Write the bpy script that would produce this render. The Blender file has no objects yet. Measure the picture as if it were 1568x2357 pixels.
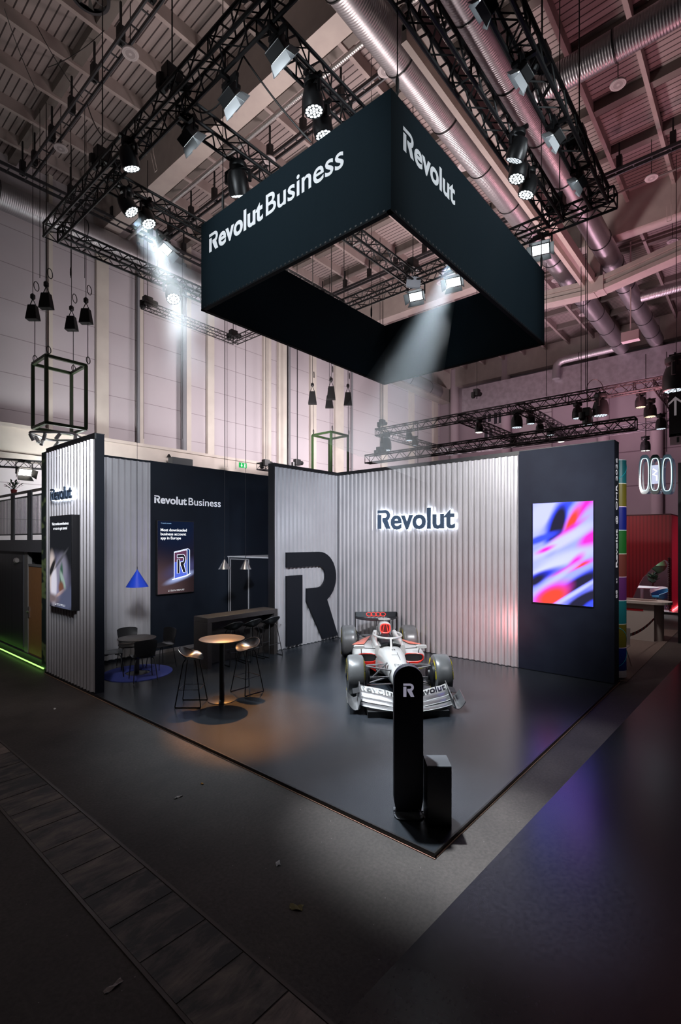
import bpy, math, random
from math import pi, sin, cos, radians, sqrt, atan2
from mathutils import Vector, Matrix
random.seed(7)
SC = bpy.context.scene
COL = SC.collection
R = radians
# ------------------------------------------------------------------ camera
F_PX, HOR, TH = 1142.3817, 1244.939, 0.7121
CX, CY, CZ = -3.7324, -2.1697, 2.7
cd = bpy.data.cameras.new('camera'); cam = bpy.data.objects.new('camera', cd); COL.objects.link(cam)
cam.location = (CX, CY, CZ); cam.rotation_euler = (pi/2, 0, TH - pi/2)
cd.sensor_fit = 'HORIZONTAL'; cd.sensor_width = 36.0; cd.lens = F_PX/1568*36.0
cd.shift_x = 0.0; cd.shift_y = (HOR - 2357/2)/1568; cd.clip_start = 0.05; cd.clip_end = 200
SC.camera = cam
vs = SC.view_settings
vs.view_transform = 'Standard'; vs.look = 'None'; vs.gamma = 1.0; vs.exposure = 0.0; vs.use_curve_mapping = False
cy = SC.cycles
cy.max_bounces = 6; cy.diffuse_bounces = 3; cy.glossy_bounces = 3; cy.transmission_bounces = 4; cy.volume_bounces = 0
cy.caustics_reflective = False; cy.caustics_refractive = False; cy.sample_clamp_indirect = 6
cy.use_light_tree = True

def ray(u, v):                     # a measured point of the survey, per metre of depth
    r = (u-784)/F_PX; k = (HOR-v)/F_PX; c, s = cos(TH), sin(TH)
    return Vector((c+r*s, s-r*c, k))
def at(u, v, x=None, y=None, z=None, dep=None):
    d = ray(u, v); o = Vector((CX, CY, CZ))
    if x is not None: t = (x-o.x)/d.x
    elif y is not None: t = (y-o.y)/d.y
    elif z is not None: t = (z-o.z)/d.z
    else: t = dep
    return o+d*t

# ------------------------------------------------------------------ materials
MATS = {}
def nodes(name):
    m = bpy.data.materials.new(name); m.use_nodes = True
    nt = m.node_tree; b = nt.nodes['Principled BSDF']
    return m, nt, b
def N(nt, t, **k):
    n = nt.nodes.new(t)
    for a, v in k.items(): setattr(n, a, v)
    return n
def L(nt, a, b): nt.links.new(a, b)
def c4(c): return (c[0], c[1], c[2], 1.0)
def M(name, col, rough=.5, metal=0.0, emit=None, es=0.0, col2=None, ns=6.0, bump=0.0, bs=60.0, spec=.5, nr=(.35, .65), det=4.0, alpha=1.0, trans=0.0, coat=0.0):
    if name in MATS: return MATS[name]
    m, nt, b = nodes(name)
    b.inputs['Base Color'].default_value = c4(col); b.inputs['Roughness'].default_value = rough
    b.inputs['Metallic'].default_value = metal; b.inputs['Specular IOR Level'].default_value = spec
    b.inputs['Coat Weight'].default_value = coat; b.inputs['Transmission Weight'].default_value = trans
    tc = N(nt, 'ShaderNodeTexCoord')
    if col2:
        nz = N(nt, 'ShaderNodeTexNoise'); nz.inputs['Scale'].default_value = ns; nz.inputs['Detail'].default_value = det
        L(nt, tc.outputs['Object'], nz.inputs['Vector'])
        mr = N(nt, 'ShaderNodeMapRange'); mr.inputs['From Min'].default_value = nr[0]; mr.inputs['From Max'].default_value = nr[1]
        L(nt, nz.outputs['Fac'], mr.inputs['Value'])
        mx = N(nt, 'ShaderNodeMix', data_type='RGBA'); mx.inputs[6].default_value = c4(col); mx.inputs[7].default_value = c4(col2)
        L(nt, mr.outputs[0], mx.inputs[0]); L(nt, mx.outputs[2], b.inputs['Base Color'])
    if bump:
        nb = N(nt, 'ShaderNodeTexNoise'); nb.inputs['Scale'].default_value = bs; nb.inputs['Detail'].default_value = 3
        L(nt, tc.outputs['Object'], nb.inputs['Vector'])
        bp = N(nt, 'ShaderNodeBump'); bp.inputs['Strength'].default_value = bump; bp.inputs['Distance'].default_value = .01
        L(nt, nb.outputs['Fac'], bp.inputs['Height']); L(nt, bp.outputs['Normal'], b.inputs['Normal'])
    if emit:
        b.inputs['Emission Color'].default_value = c4(emit); b.inputs['Emission Strength'].default_value = es
    MATS[name] = m
    return m
def bands(name, base, line, axis, period, width, rough=.6, metal=0.0, col2=None, ns=3.0, bumpd=0.0, off=0.0):
    """Regular joints or slats running across one object axis."""
    if name in MATS: return MATS[name]
    m, nt, b = nodes(name)
    b.inputs['Roughness'].default_value = rough; b.inputs['Metallic'].default_value = metal
    tc = N(nt, 'ShaderNodeTexCoord'); sx = N(nt, 'ShaderNodeSeparateXYZ'); L(nt, tc.outputs['Object'], sx.inputs[0])
    ad = N(nt, 'ShaderNodeMath', operation='ADD'); ad.inputs[1].default_value = 100*period+off; L(nt, sx.outputs['XYZ'.index(axis)], ad.inputs[0])
    md = N(nt, 'ShaderNodeMath', operation='MODULO'); md.inputs[1].default_value = period; L(nt, ad.outputs[0], md.inputs[0])
    lt = N(nt, 'ShaderNodeMath', operation='LESS_THAN'); lt.inputs[1].default_value = width; L(nt, md.outputs[0], lt.inputs[0])
    src = None
    if col2:
        nz = N(nt, 'ShaderNodeTexNoise'); nz.inputs['Scale'].default_value = ns; L(nt, tc.outputs['Object'], nz.inputs['Vector'])
        m0 = N(nt, 'ShaderNodeMix', data_type='RGBA'); m0.inputs[6].default_value = c4(base); m0.inputs[7].default_value = c4(col2); L(nt, nz.outputs['Fac'], m0.inputs[0]); src = m0.outputs[2]
    mx = N(nt, 'ShaderNodeMix', data_type='RGBA'); mx.inputs[6].default_value = c4(base); mx.inputs[7].default_value = c4(line)
    if src: L(nt, src, mx.inputs[6])
    L(nt, lt.outputs[0], mx.inputs[0]); L(nt, mx.outputs[2], b.inputs['Base Color'])
    MATS[name] = m
    return m
def emission(name, col, s):
    if name in MATS: return MATS[name]
    m = bpy.data.materials.new(name); m.use_nodes = True; nt = m.node_tree
    for n in list(nt.nodes): nt.nodes.remove(n)
    e = N(nt, 'ShaderNodeEmission'); e.inputs[0].default_value = c4(col); e.inputs[1].default_value = s
    o = N(nt, 'ShaderNodeOutputMaterial'); L(nt, e.outputs[0], o.inputs[0])
    MATS[name] = m
    return m
def haze_mat(name, dens, col=(1, 1, 1)):
    m = bpy.data.materials.new(name); m.use_nodes = True; nt = m.node_tree
    for n in list(nt.nodes): nt.nodes.remove(n)
    v = N(nt, 'ShaderNodeVolumeScatter'); v.inputs['Color'].default_value = c4(col); v.inputs['Density'].default_value = dens; v.inputs['Anisotropy'].default_value = .25
    o = N(nt, 'ShaderNodeOutputMaterial'); L(nt, v.outputs[0], o.inputs['Volume'])
    return m
def picture(name, base, blobs, strength, grad=None):
    """A glowing screen picture made of soft ellipses over uv; blob = (u, v, ru, rv, degrees, softness, colour)."""
    m = bpy.data.materials.new(name); m.use_nodes = True; nt = m.node_tree
    for n in list(nt.nodes): nt.nodes.remove(n)
    uv = N(nt, 'ShaderNodeUVMap'); sp = N(nt, 'ShaderNodeSeparateXYZ'); L(nt, uv.outputs[0], sp.inputs[0])
    cur = None; curv = c4(base)
    if grad:
        g = N(nt, 'ShaderNodeMix', data_type='RGBA'); g.inputs[6].default_value = c4(base); g.inputs[7].default_value = c4(grad); L(nt, sp.outputs[1], g.inputs[0]); cur = g.outputs[2]
    def mth(op, a, b=None):
        n = N(nt, 'ShaderNodeMath', operation=op)
        for i, q in enumerate((a, b)):
            if q is None: continue
            if isinstance(q, (int, float)): n.inputs[i].default_value = q
            else: L(nt, q, n.inputs[i])
        return n.outputs[0]
    for (u, v, ru, rv, deg, soft, colr) in blobs:
        ca, sa = cos(R(deg)), sin(R(deg))
        du = mth('SUBTRACT', sp.outputs[0], u); dv = mth('SUBTRACT', sp.outputs[1], v)
        a = mth('ADD', mth('MULTIPLY', du, ca/ru), mth('MULTIPLY', dv, sa/ru))
        b = mth('ADD', mth('MULTIPLY', du, -sa/rv), mth('MULTIPLY', dv, ca/rv))
        d = mth('SQRT', mth('ADD', mth('MULTIPLY', a, a), mth('MULTIPLY', b, b)))
        mr = N(nt, 'ShaderNodeMapRange', interpolation_type='SMOOTHSTEP'); mr.inputs['From Min'].default_value = 1+soft; mr.inputs['From Max'].default_value = 1-soft
        L(nt, d, mr.inputs['Value'])
        mx = N(nt, 'ShaderNodeMix', data_type='RGBA'); mx.inputs[7].default_value = c4(colr)
        if cur is None: mx.inputs[6].default_value = curv
        else: L(nt, cur, mx.inputs[6])
        L(nt, mr.outputs[0], mx.inputs[0]); cur = mx.outputs[2]
    e = N(nt, 'ShaderNodeEmission'); e.inputs[1].default_value = strength
    if cur is None: e.inputs[0].default_value = curv
    else: L(nt, cur, e.inputs[0])
    o = N(nt, 'ShaderNodeOutputMaterial'); L(nt, e.outputs[0], o.inputs[0])
    return m

# ------------------------------------------------------------------ mesh building
def wmat(o):
    m = o.matrix_basis.copy()
    while o.parent:
        o = o.parent; m = o.matrix_basis @ m
    return m
class MB:
    def __init__(s): s.v = []; s.f = []; s.T = None; s.uv = None
    def add(s, vs_, fs):
        n = len(s.v)
        for q in vs_:
            q = Vector(q)
            s.v.append(s.T @ q if s.T is not None else q)
        s.f += [tuple(n+i for i in f) for f in fs]
        return s
    def box(s, x0, x1, y0, y1, z0, z1):
        p = [(x, y, z) for z in (z0, z1) for y in (y0, y1) for x in (x0, x1)]
        return s.add(p, [(0, 2, 3, 1), (4, 5, 7, 6), (0, 1, 5, 4), (2, 6, 7, 3), (0, 4, 6, 2), (1, 3, 7, 5)])
    def rbox(s, x0, x1, y0, y1, z0, z1, r, seg=3):       # box with rounded vertical edges
        pts = []
        for cx_, cy_, a0 in ((x1-r, y1-r, 0), (x0+r, y1-r, 90), (x0+r, y0+r, 180), (x1-r, y0+r, 270)):
            for i in range(seg+1):
                a = R(a0+90*i/seg); pts.append((cx_+r*cos(a), cy_+r*sin(a)))
        return s.prism(pts, z0, z1)
    def prism(s, pts, z0, z1):
        n = len(pts)
        return s.add([(p[0], p[1], z0) for p in pts]+[(p[0], p[1], z1) for p in pts],
              [tuple(range(n-1, -1, -1)), tuple(range(n, 2*n))]+[(i, (i+1) % n, n+(i+1) % n, n+i) for i in range(n)])
    def beam(s, p0, p1, w, h, up=(0, 0, 1)):              # rectangular bar from p0 to p1
        p0 = Vector(p0); p1 = Vector(p1); d = (p1-p0).normalized(); up = Vector(up)
        sd = d.cross(up)
        if sd.length < 1e-4: sd = d.cross(Vector((1, 0, 0)))
        sd.normalize(); up = sd.cross(d)
        q = []
        for p in (p0, p1):
            for a, b in ((-1, -1), (1, -1), (1, 1), (-1, 1)): q.append(p+sd*(a*w/2)+up*(b*h/2))
        return s.add(q, [(0, 3, 2, 1), (4, 5, 6, 7), (0, 1, 5, 4), (1, 2, 6, 5), (2, 3, 7, 6), (3, 0, 4, 7)])
    def tube(s, pts, r, n=8, closed=False, cap=True):
        pts = [Vector(p) for p in pts]; m = len(pts); rs = r if isinstance(r, (list, tuple)) else [r]*m
        rings = []; pu = None
        for i, p in enumerate(pts):
            if closed: d = pts[(i+1) % m]-pts[i-1]
            else: d = pts[min(i+1, m-1)]-pts[max(i-1, 0)]
            d.normalize()
            if pu is None:
                pu = d.cross(Vector((0, 0, 1)))
                if pu.length < 1e-3: pu = d.cross(Vector((1, 0, 0)))
            pu = (pu-d*pu.dot(d)).normalized(); w = d.cross(pu)
            rings += [p+(pu*cos(2*pi*k/n)+w*sin(2*pi*k/n))*rs[i] for k in range(n)]
        fs = []
        for i in range(m if closed else m-1):
            a = i*n; b = ((i+1) % m)*n
            for k in range(n): fs.append((a+k, a+(k+1) % n, b+(k+1) % n, b+k))
        if cap and not closed: fs += [tuple(range(n-1, -1, -1)), tuple((m-1)*n+k for k in range(n))]
        return s.add(rings, fs)
    def lathe(s, prof, n=24, o=(0, 0, 0), ax=(0, 0, 1), cap0=True, cap1=True):
        ax = Vector(ax).normalized(); o = Vector(o)
        e = ax.cross(Vector((0, 1, 0)))
        if e.length < 1e-3: e = ax.cross(Vector((1, 0, 0)))
        e.normalize(); w = ax.cross(e); vs_ = []
        for r_, h_ in prof: vs_ += [o+ax*h_+(e*cos(2*pi*k/n)+w*sin(2*pi*k/n))*r_ for k in range(n)]
        fs = []
        for i in range(len(prof)-1):
            for k in range(n): fs.append((i*n+k, i*n+(k+1) % n, (i+1)*n+(k+1) % n, (i+1)*n+k))
        if cap0: fs.append(tuple(range(n-1, -1, -1)))
        if cap1: fs.append(tuple((len(prof)-1)*n+k for k in range(n)))
        return s.add(vs_, fs)
    def loft(s, rings, cap=True):
        n = len(rings[0]); vs_ = [p for r_ in rings for p in r_]; fs = []
        for i in range(len(rings)-1):
            for k in range(n): fs.append((i*n+k, i*n+(k+1) % n, (i+1)*n+(k+1) % n, (i+1)*n+k))
        if cap: fs += [tuple(range(n-1, -1, -1)), tuple((len(rings)-1)*n+k for k in range(n))]
        return s.add(vs_, fs)
    def grid(s, rows, closed=False):                     # open sheet of rows of points
        n = len(rows[0]); vs_ = [p for r_ in rows for p in r_]; fs = []
        for i in range(len(rows)-1):
            for k in range(n if closed else n-1): fs.append((i*n+k, i*n+(k+1) % n, (i+1)*n+(k+1) % n, (i+1)*n+k))
        return s.add(vs_, fs)
    def slab(s, rows, t):                                # sheet with thickness along its normals
        rows = [[Vector(p) for p in r_] for r_ in rows]; back = []
        a, b = len(rows), len(rows[0])
        for i in range(a):
            q = []
            for k in range(b):
                e1 = rows[min(i+1, a-1)][k]-rows[max(i-1, 0)][k]; e2 = rows[i][min(k+1, b-1)]-rows[i][max(k-1, 0)]
                nn = e1.cross(e2); nn = nn.normalized() if nn.length > 1e-9 else Vector((0, 0, 1)); q.append(rows[i][k]-nn*t)
            back.append(q)
        s.grid(rows); s.grid([list(reversed(r_)) for r_ in back])
        ring = lambda g: g[0]+[r_[-1] for r_ in g[1:-1]]+list(reversed(g[-1]))+[r_[0] for r_ in reversed(g[1:-1])]
        A, B = ring(rows), ring(back)
        return s.grid([B, A], closed=True)
    def mesh(s, me, mtx):
        return s.add([mtx @ v.co for v in me.vertices], [tuple(p.vertices) for p in me.polygons])
    def build(s, name, mat, parent=None, smooth=False, kind=None, label=None, bevel=0):
        me = bpy.data.meshes.new(name)
        vv = s.v
        if parent is not None:
            im = wmat(parent).inverted(); vv = [im @ v for v in s.v]
        me.from_pydata([tuple(v) for v in vv], [], s.f); me.validate()
        if s.uv:
            ul = me.uv_layers.new(name='UVMap')
            for i, l in enumerate(me.loops): ul.data[i].uv = s.uv[l.vertex_index]
        me.materials.append(mat)
        if smooth:
            for p in me.polygons: p.use_smooth = True
            try: me.set_sharp_from_angle(angle=R(38))
            except Exception: pass
        o = bpy.data.objects.new(name, me); COL.objects.link(o)
        if parent is not None: o.parent = parent
        if kind: o['kind'] = kind
        if label: o['label'] = label
        if bevel:
            md = o.modifiers.new('edge', 'BEVEL'); md.width = bevel; md.segments = 2; md.limit_method = 'ANGLE'; md.angle_limit = R(40)
        return o
LABELS = {}
def tag(o, label, cat, group=None, kind=None):
    o['label'] = label; o['category'] = cat
    if group: o['group'] = group
    if kind: o['kind'] = kind
    return o
def thing(name, label, cat, loc=(0, 0, 0), rz=0.0, group=None, kind=None):
    o = bpy.data.objects.new(name, None); COL.objects.link(o); o.empty_display_size = .1
    o.location = loc; o.rotation_euler = (0, 0, rz)
    return tag(o, label, cat, group, kind)
def struct(name, mb, mat, label, cat, **k):
    return tag(mb.build(name, mat, **k), label, cat, kind='structure')
def kids(o): return [c for c in COL.objects if c.parent is o]
def dup(o, loc, rz, label, group=None):
    tree = {}
    for c in COL.objects:
        if c.parent: tree.setdefault(c.parent, []).append(c)
    def cp(q, par):
        n = q.copy(); COL.objects.link(n)
        if par is not None: n.parent = par
        for ch in tree.get(q, []): cp(ch, n)
        return n
    r_ = cp(o, None); r_.location = loc; r_.rotation_euler = (0, 0, rz); r_['label'] = label
    if group: r_['group'] = group
    return r_
def frame(o, right, up):
    right = Vector(right).normalized(); up = Vector(up).normalized(); n = right.cross(up)
    m = Matrix.Identity(4)
    for i in range(3): m[i][0] = right[i]; m[i][1] = up[i]; m[i][2] = n[i]; m[i][3] = o[i]
    return m

# ------------------------------------------------------------------ lettering
def text_me(s, bold=0.0, ext=0.0, spacing=1.0):
    c = bpy.data.curves.new('t', 'FONT'); c.body = s; c.size = 1.0; c.offset = bold; c.extrude = ext; c.space_character = spacing; c.resolution_u = 4
    o = bpy.data.objects.new('t', c); me = bpy.data.meshes.new_from_object(o)
    bpy.data.objects.remove(o); bpy.data.curves.remove(c)
    return me
_cap = text_me('H'); CAP = max(v.co.y for v in _cap.vertices)
def bounds(me):
    xs = [v.co.x for v in me.vertices]; return min(xs), max(xs)
def text(mb, s, org, right, up, h, bold=0.0, ext=0.0, spacing=1.0, width=None, center=False, fn=None):
    """Lettering with cap height h at org; width squeezes it to a measured length."""
    me = text_me(s, bold, ext*CAP/h if h else 0, spacing); a, b = bounds(me); k = h/CAP
    kx = k if width is None else width/(b-a)
    sh = -(a+b)/2 if center else -a
    mt = frame(org, right, up) @ Matrix.Diagonal((kx, k, k, 1)) @ Matrix.Translation((sh, 0, ext*CAP/h if h else 0))
    mb.mesh(me, mt); bpy.data.meshes.remove(me)
    return (b-a)*kx
def arc(cx_, cy_, r, a0, a1, n=10): return [(cx_+r*cos(R(a0+(a1-a0)*i/n)), cy_+r*sin(R(a0+(a1-a0)*i/n))) for i in range(n+1)]
R_STEM = [(0, 0), (.235, 0), (.235, .75), (0, .75)]
def r_bowl():
    o = [(0, 1)]+arc(.50, .705, .295, 90, -62, 16)+[(.83, 0), (.565, 0), (.305, .45), (.305, .595)]+arc(.49, .717, .122, -90, 90, 12)+[(0, .839)]
    return o
def poly(mb, pts, mt, depth):
    """Concave outline filled by ear clipping, given depth."""
    from mathutils.geometry import tessellate_polygon
    n = len(pts); tri = tessellate_polygon([[Vector((p[0], p[1], 0)) for p in pts]])
    fr = [mt @ Vector((p[0], p[1], depth)) for p in pts]; bk = [mt @ Vector((p[0], p[1], 0)) for p in pts]
    def ccw(t):
        a, b, c = (pts[i] for i in t); return (b[0]-a[0])*(c[1]-a[1])-(b[1]-a[1])*(c[0]-a[0]) > 0
    fs = []
    for t in tri:
        t = t if ccw(t) else t[::-1]
        fs += [tuple(t), tuple(n+i for i in reversed(t))]
    area = sum(pts[i][0]*pts[(i+1) % n][1]-pts[(i+1) % n][0]*pts[i][1] for i in range(n))
    for i in range(n):
        j = (i+1) % n; fs.append((i, n+i, n+j, j) if area > 0 else (i, j, n+j, n+i))
    mb.add(fr+bk, fs)
def r_logo(mb, org, right, up, h, depth=.002, grow=0.0):
    mt = frame(org, right, up) @ Matrix.Diagonal((h, h, 1, 1))
    poly(mb, R_STEM, mt, depth); poly(mb, r_bowl(), mt, depth)
def wordmark(mb, org, right, up, h, length, depth=.002, bold=.022):
    """The R sign followed by the bold word; length = full width of the word."""
    org = Vector(org); right = Vector(right)
    r_logo(mb, org, right, up, h, depth)
    text(mb, 'evolut', org+right*(h*.86), right, up, h*.985, bold=bold, ext=depth/2, width=length-h*.86)
# ------------------------------------------------------------------ shared materials
X1, YC, XR, YD, ZW = 6.557, 6.833, 4.2635, 8.7145, 4.5665
PL = .04
black = M('black_panel', (.005, .007, .011), .5, col2=(.006, .008, .013), ns=2.0, spec=.2)
matt_black = M('matt_black_metal', (.006, .006, .007), .55)
satin_black = M('satin_black', (.012, .012, .014), .35)
truss_black = M('truss_black_paint', (.008, .008, .009), .5, col2=(.013, .013, .014), ns=9)
sheet_grey = M('corrugated_sheet', (.46, .45, .47), .32, .5, col2=(.51, .50, .52), ns=1.5)
chrome = M('brushed_steel', (.55, .55, .56), .25, 1.0)
steel = M('dull_steel', (.30, .30, .31), .4, .9)
white_print = M('white_print', (.84, .84, .88), .5)
cream = M('cream_paint', (.52, .46, .42), .7, col2=(.47, .41, .38), ns=3)
grey_cream = M('greyed_cream_paint', (.36, .33, .30), .75, col2=(.31, .28, .26), ns=2)
lens_white = emission('led_white', (.86, .95, 1.0), 4.0)
lens_dim = emission('led_dim', (.75, .85, .95), 1.6)

# ------------------------------------------------------------------ hall shell (all of it setting)
def floor_material():
    m, nt, b = nodes('hall_concrete'); tc = N(nt, 'ShaderNodeTexCoord')
    n1 = N(nt, 'ShaderNodeTexNoise'); n1.inputs['Scale'].default_value = .7; n1.inputs['Detail'].default_value = 8; n1.inputs['Roughness'].default_value = .65
    n2 = N(nt, 'ShaderNodeTexNoise'); n2.inputs['Scale'].default_value = 34; n2.inputs['Detail'].default_value = 3
    n3 = N(nt, 'ShaderNodeTexVoronoi'); n3.inputs['Scale'].default_value = 9
    for q in (n1, n2, n3): L(nt, tc.outputs['Object'], q.inputs['Vector'])
    r1 = N(nt, 'ShaderNodeValToRGB'); r1.color_ramp.elements[0].position = .3; r1.color_ramp.elements[0].color = (.031, .026, .024, 1); r1.color_ramp.elements[1].position = .72; r1.color_ramp.elements[1].color = (.078, .065, .059, 1)
    L(nt, n1.outputs['Fac'], r1.inputs[0])
    r2 = N(nt, 'ShaderNodeMapRange'); r2.inputs['From Min'].default_value = .3; r2.inputs['From Max'].default_value = .7; r2.inputs['To Min'].default_value = .78; r2.inputs['To Max'].default_value = 1.2
    L(nt, n2.outputs['Fac'], r2.inputs[0])
    mu = N(nt, 'ShaderNodeVectorMath', operation='SCALE'); L(nt, r1.outputs[0], mu.inputs[0]); L(nt, r2.outputs[0], mu.inputs['Scale'])
    sp = N(nt, 'ShaderNodeMath', operation='LESS_THAN'); sp.inputs[1].default_value = .035; L(nt, n3.outputs['Distance'], sp.inputs[0])
    mx = N(nt, 'ShaderNodeMix', data_type='RGBA'); mx.inputs[7].default_value = (.24, .22, .21, 1); L(nt, mu.outputs[0], mx.inputs[6]); L(nt, sp.outputs[0], mx.inputs[0])
    L(nt, mx.outputs[2], b.inputs['Base Color']); b.inputs['Roughness'].default_value = .62; b.inputs['Specular IOR Level'].default_value = .3
    bp = N(nt, 'ShaderNodeBump'); bp.inputs['Strength'].default_value = .25; bp.inputs['Distance'].default_value = .01; L(nt, n2.outputs['Fac'], bp.inputs['Height']); L(nt, bp.outputs[0], b.inputs['Normal'])
    return m
struct('floor', MB().box(-14, 29, -16, 16, -.2, 0), floor_material(), 'dark stained concrete hall floor', 'floor')
def tile_material():
    m, nt, b = nodes('worn_floor_tiles'); tc = N(nt, 'ShaderNodeTexCoord'); ge = N(nt, 'ShaderNodeNewGeometry')
    nz = N(nt, 'ShaderNodeTexNoise'); nz.inputs['Scale'].default_value = 2.2; nz.inputs['Detail'].default_value = 9; nz.inputs['Roughness'].default_value = .7; nz.inputs['Distortion'].default_value = .4
    mp = N(nt, 'ShaderNodeMapping'); mp.inputs['Scale'].default_value = (1, 2.6, 1); L(nt, tc.outputs['Object'], mp.inputs[0]); L(nt, mp.outputs[0], nz.inputs['Vector'])
    ad = N(nt, 'ShaderNodeMath', operation='MULTIPLY_ADD'); ad.inputs[1].default_value = .26; L(nt, ge.outputs['Random Per Island'], ad.inputs[0]); L(nt, nz.outputs['Fac'], ad.inputs[2])
    r = N(nt, 'ShaderNodeValToRGB'); e = r.color_ramp.elements; e[0].position = .50; e[0].color = (.022, .020, .021, 1); e[1].position = .9; e[1].color = (.30, .24, .20, 1); L(nt, ad.outputs[0], r.inputs[0])
    L(nt, r.outputs[0], b.inputs['Base Color']); b.inputs['Roughness'].default_value = .6
    return m
q = MB(); y = -3.0
while y < 14:
    d = .43; q.box(-2.17, -1.685, y+.006, y+d-.006, -.01, .004); y += d
struct('floor_trench_cover', q, tile_material(), 'strip of worn square floor tiles set in the concrete', 'floor strip')
struct('trim_1', MB().box(-2.20, -2.175, -3, 14, -.01, .007).box(-1.68, -1.655, -3, 14, -.01, .007), M('rusty_rail', (.07, .055, .05), .5, .4), 'thin metal rails edging the tiled floor strip', 'trim')
# carpets lying on the aisle
def cp_y(x): return -.397-.0291*x
carp = M('dark_carpet', (.007, .008, .013), .24, col2=(.015, .015, .023), ns=30, spec=.42)
tag(MB().add([(-9, -9, .006), (27.4, -9, .006), (27.4, cp_y(27.4), .006), (-9, cp_y(-9), .006), (-9, -9, 0), (27.4, -9, 0), (27.4, cp_y(27.4), 0), (-9, cp_y(-9), 0)],
    [(0, 1, 2, 3), (3, 2, 6, 7), (0, 3, 7, 4), (1, 5, 6, 2), (0, 4, 5, 1)]).build('aisle_carpet', carp), 'wide dark blue-black aisle carpet running past the stand', 'carpet')
bcarp = M('brown_carpet', (.12, .085, .075), .9, col2=(.14, .10, .085), ns=30)
tag(MB().box(7.0, 14.2, -.12, 3.8, 0, .01).build('neighbour_carpet', bcarp), 'brown carpet under the white counter behind the stand', 'carpet')

# ceiling
slat = bands('ceiling_slats', (.36, .30, .285), (.045, .032, .032), 'X', .165, .030, .8, col2=(.29, .245, .235), ns=1.2)
struct('ceiling', MB().box(-14, 29, -16, 16.2, 14.5, 14.7), slat, 'slatted timber hall ceiling', 'ceiling')
jm = M('joist_paint', (.40, .34, .32), .8, col2=(.36, .30, .28), ns=2)
k = 0
for i in range(-9, 13):
    y = .15+1.3*i
    struct('ceiling_joist', MB().box(-14, 28, y-.05, y+.05, 14.18, 14.5), jm, 'pale ceiling joist running above the trusses', 'ceiling beam')
dk = M('purlin_paint', (.17, .15, .135), .8)
for i in range(-4, 15):
    x = 1.2+1.95*i
    if min(abs(x-3.93), abs(x-15.6), abs(x-27.3)) < .8: continue
    struct('ceiling_purlin', MB().box(x-.11, x+.11, -14, 15.4, 14.24, 14.5), dk, 'dark cross purlin between the ceiling joists', 'ceiling beam')
for x, lb in ((-7.8, 'left of the rig'), (3.93, 'over the trusses'), (15.6, 'beyond the hanging cube'), (27.2, 'by the far wall')):
    struct('ceiling_girder', MB().box(x-.25, x+.25, -14, 15.5, 13.2, 14.5), cream, 'deep cream concrete girder '+lb, 'ceiling beam')
# grooved portal frame of cream concrete
q = MB()
for dy in (-.17, .17): q.beam((3.9, 2.72+dy, 12.0), (15.8, 2.72+dy, 12.0), .12, .34)
q.beam((3.9, 2.72, 12.1), (15.8, 2.72, 12.1), .4, .12)
struct('ceiling_portal_beam', q, cream, 'grooved cream portal beam between the two big ducts', 'ceiling beam')
a, b_, c_ = at(1245, 693, x=15.7), at(1372, 664, x=15.7), at(1640, 545, x=15.7)
q = MB()
for dz in (-.17, .0, .17):
    q.beam(a+Vector((0, 0, dz)), b_+Vector((0, 0, dz)), .5-.1*(dz == 0), .15); q.beam(b_+Vector((0, 0, dz)), c_+Vector((0, 0, dz)), .5-.1*(dz == 0), .15)
q.box(15.42, 15.98, b_.y-.3, b_.y+.3, b_.z-.22, b_.z+.28); q.box(15.5, 15.9, b_.y-.18, b_.y+.24, b_.z+.2, 13.2)
struct('ceiling_portal_rafter', q, cream, 'kinked cream portal rafter crossing under the ducts on a short post', 'ceiling beam')

# long side wall on the left and the far wall
YH = 15.5; XF = 27.5
pan = bands('hall_wall_panels', (.60, .545, .57), (.33, .28, .30), 'Z', 1.12, .022, .75, col2=(.54, .48, .51), ns=.8)
struct('wall_left', MB().box(-14, XF+.3, YH, YH+.3, 0, 14.5), pan, 'tall pale panelled side wall of the hall', 'wall')
pil = M('pilaster_cream', (.70, .64, .57), .7, col2=(.62, .56, .50), ns=1.2)
px = lambda u: at(u, 900, y=YH-.12).x
for u0, u1 in ((112, 121), (222, 250), (319, 331), (424, 440), (478, 493), (607, 624), (641, 661), (715, 728), (772, 791), (879, 892), (944, 954), (998, 1008)):
    struct('wall_pilaster', MB().box(px(u0), px(u1), YH-.14, YH, 6.15, 14.5), pil, 'narrow cream pilaster standing off the side wall', 'wall trim')
pipe = M('grey_pipe', (.26, .26, .28), .5)
for i, u in enumerate((316, 421, 664, 808)):
    x = px(u)
    tag(MB().tube([(x, YH-.2, 6.2), (x, YH-.2, 13.6)], .06+.05*(i == 1), 10).build('wall_pipe', pipe, smooth=True), ('thin', 'thick dark', 'slim', 'far')[i]+' vertical pipe fixed to the pale side wall, '+('nearest the green frame', 'below the lit wash lamp', 'left of the second green frame', 'right of the second green frame')[i], 'pipe', 'pipes on the side wall')
struct('trim_2', MB().box(-14, XF, YH-.5, YH, 5.35, 6.15).box(-14, XF, YH-.62, YH, 6.1, 6.2).box(-14, XF, YH-.62, YH, 5.15, 5.32), M('ledge_paint', (.68, .60, .54), .7, col2=(.6, .53, .48), ns=1.5), 'cream ledge along the foot of the side wall panels', 'trim')
farm = bands('far_wall_panels', (.46, .39, .42), (.22, .17, .19), 'Z', 1.9, .06, .8, col2=(.38, .32, .35), ns=.7)
struct('wall_far', MB().box(XF, XF+.3, -16, YH, 0, 14.5), farm, 'far end wall of the hall', 'wall')
struct('wall_behind', MB().box(-14.3, -14, -16, 16, 0, 14.5), farm, 'hall wall out of the picture on the left', 'wall')
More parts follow.
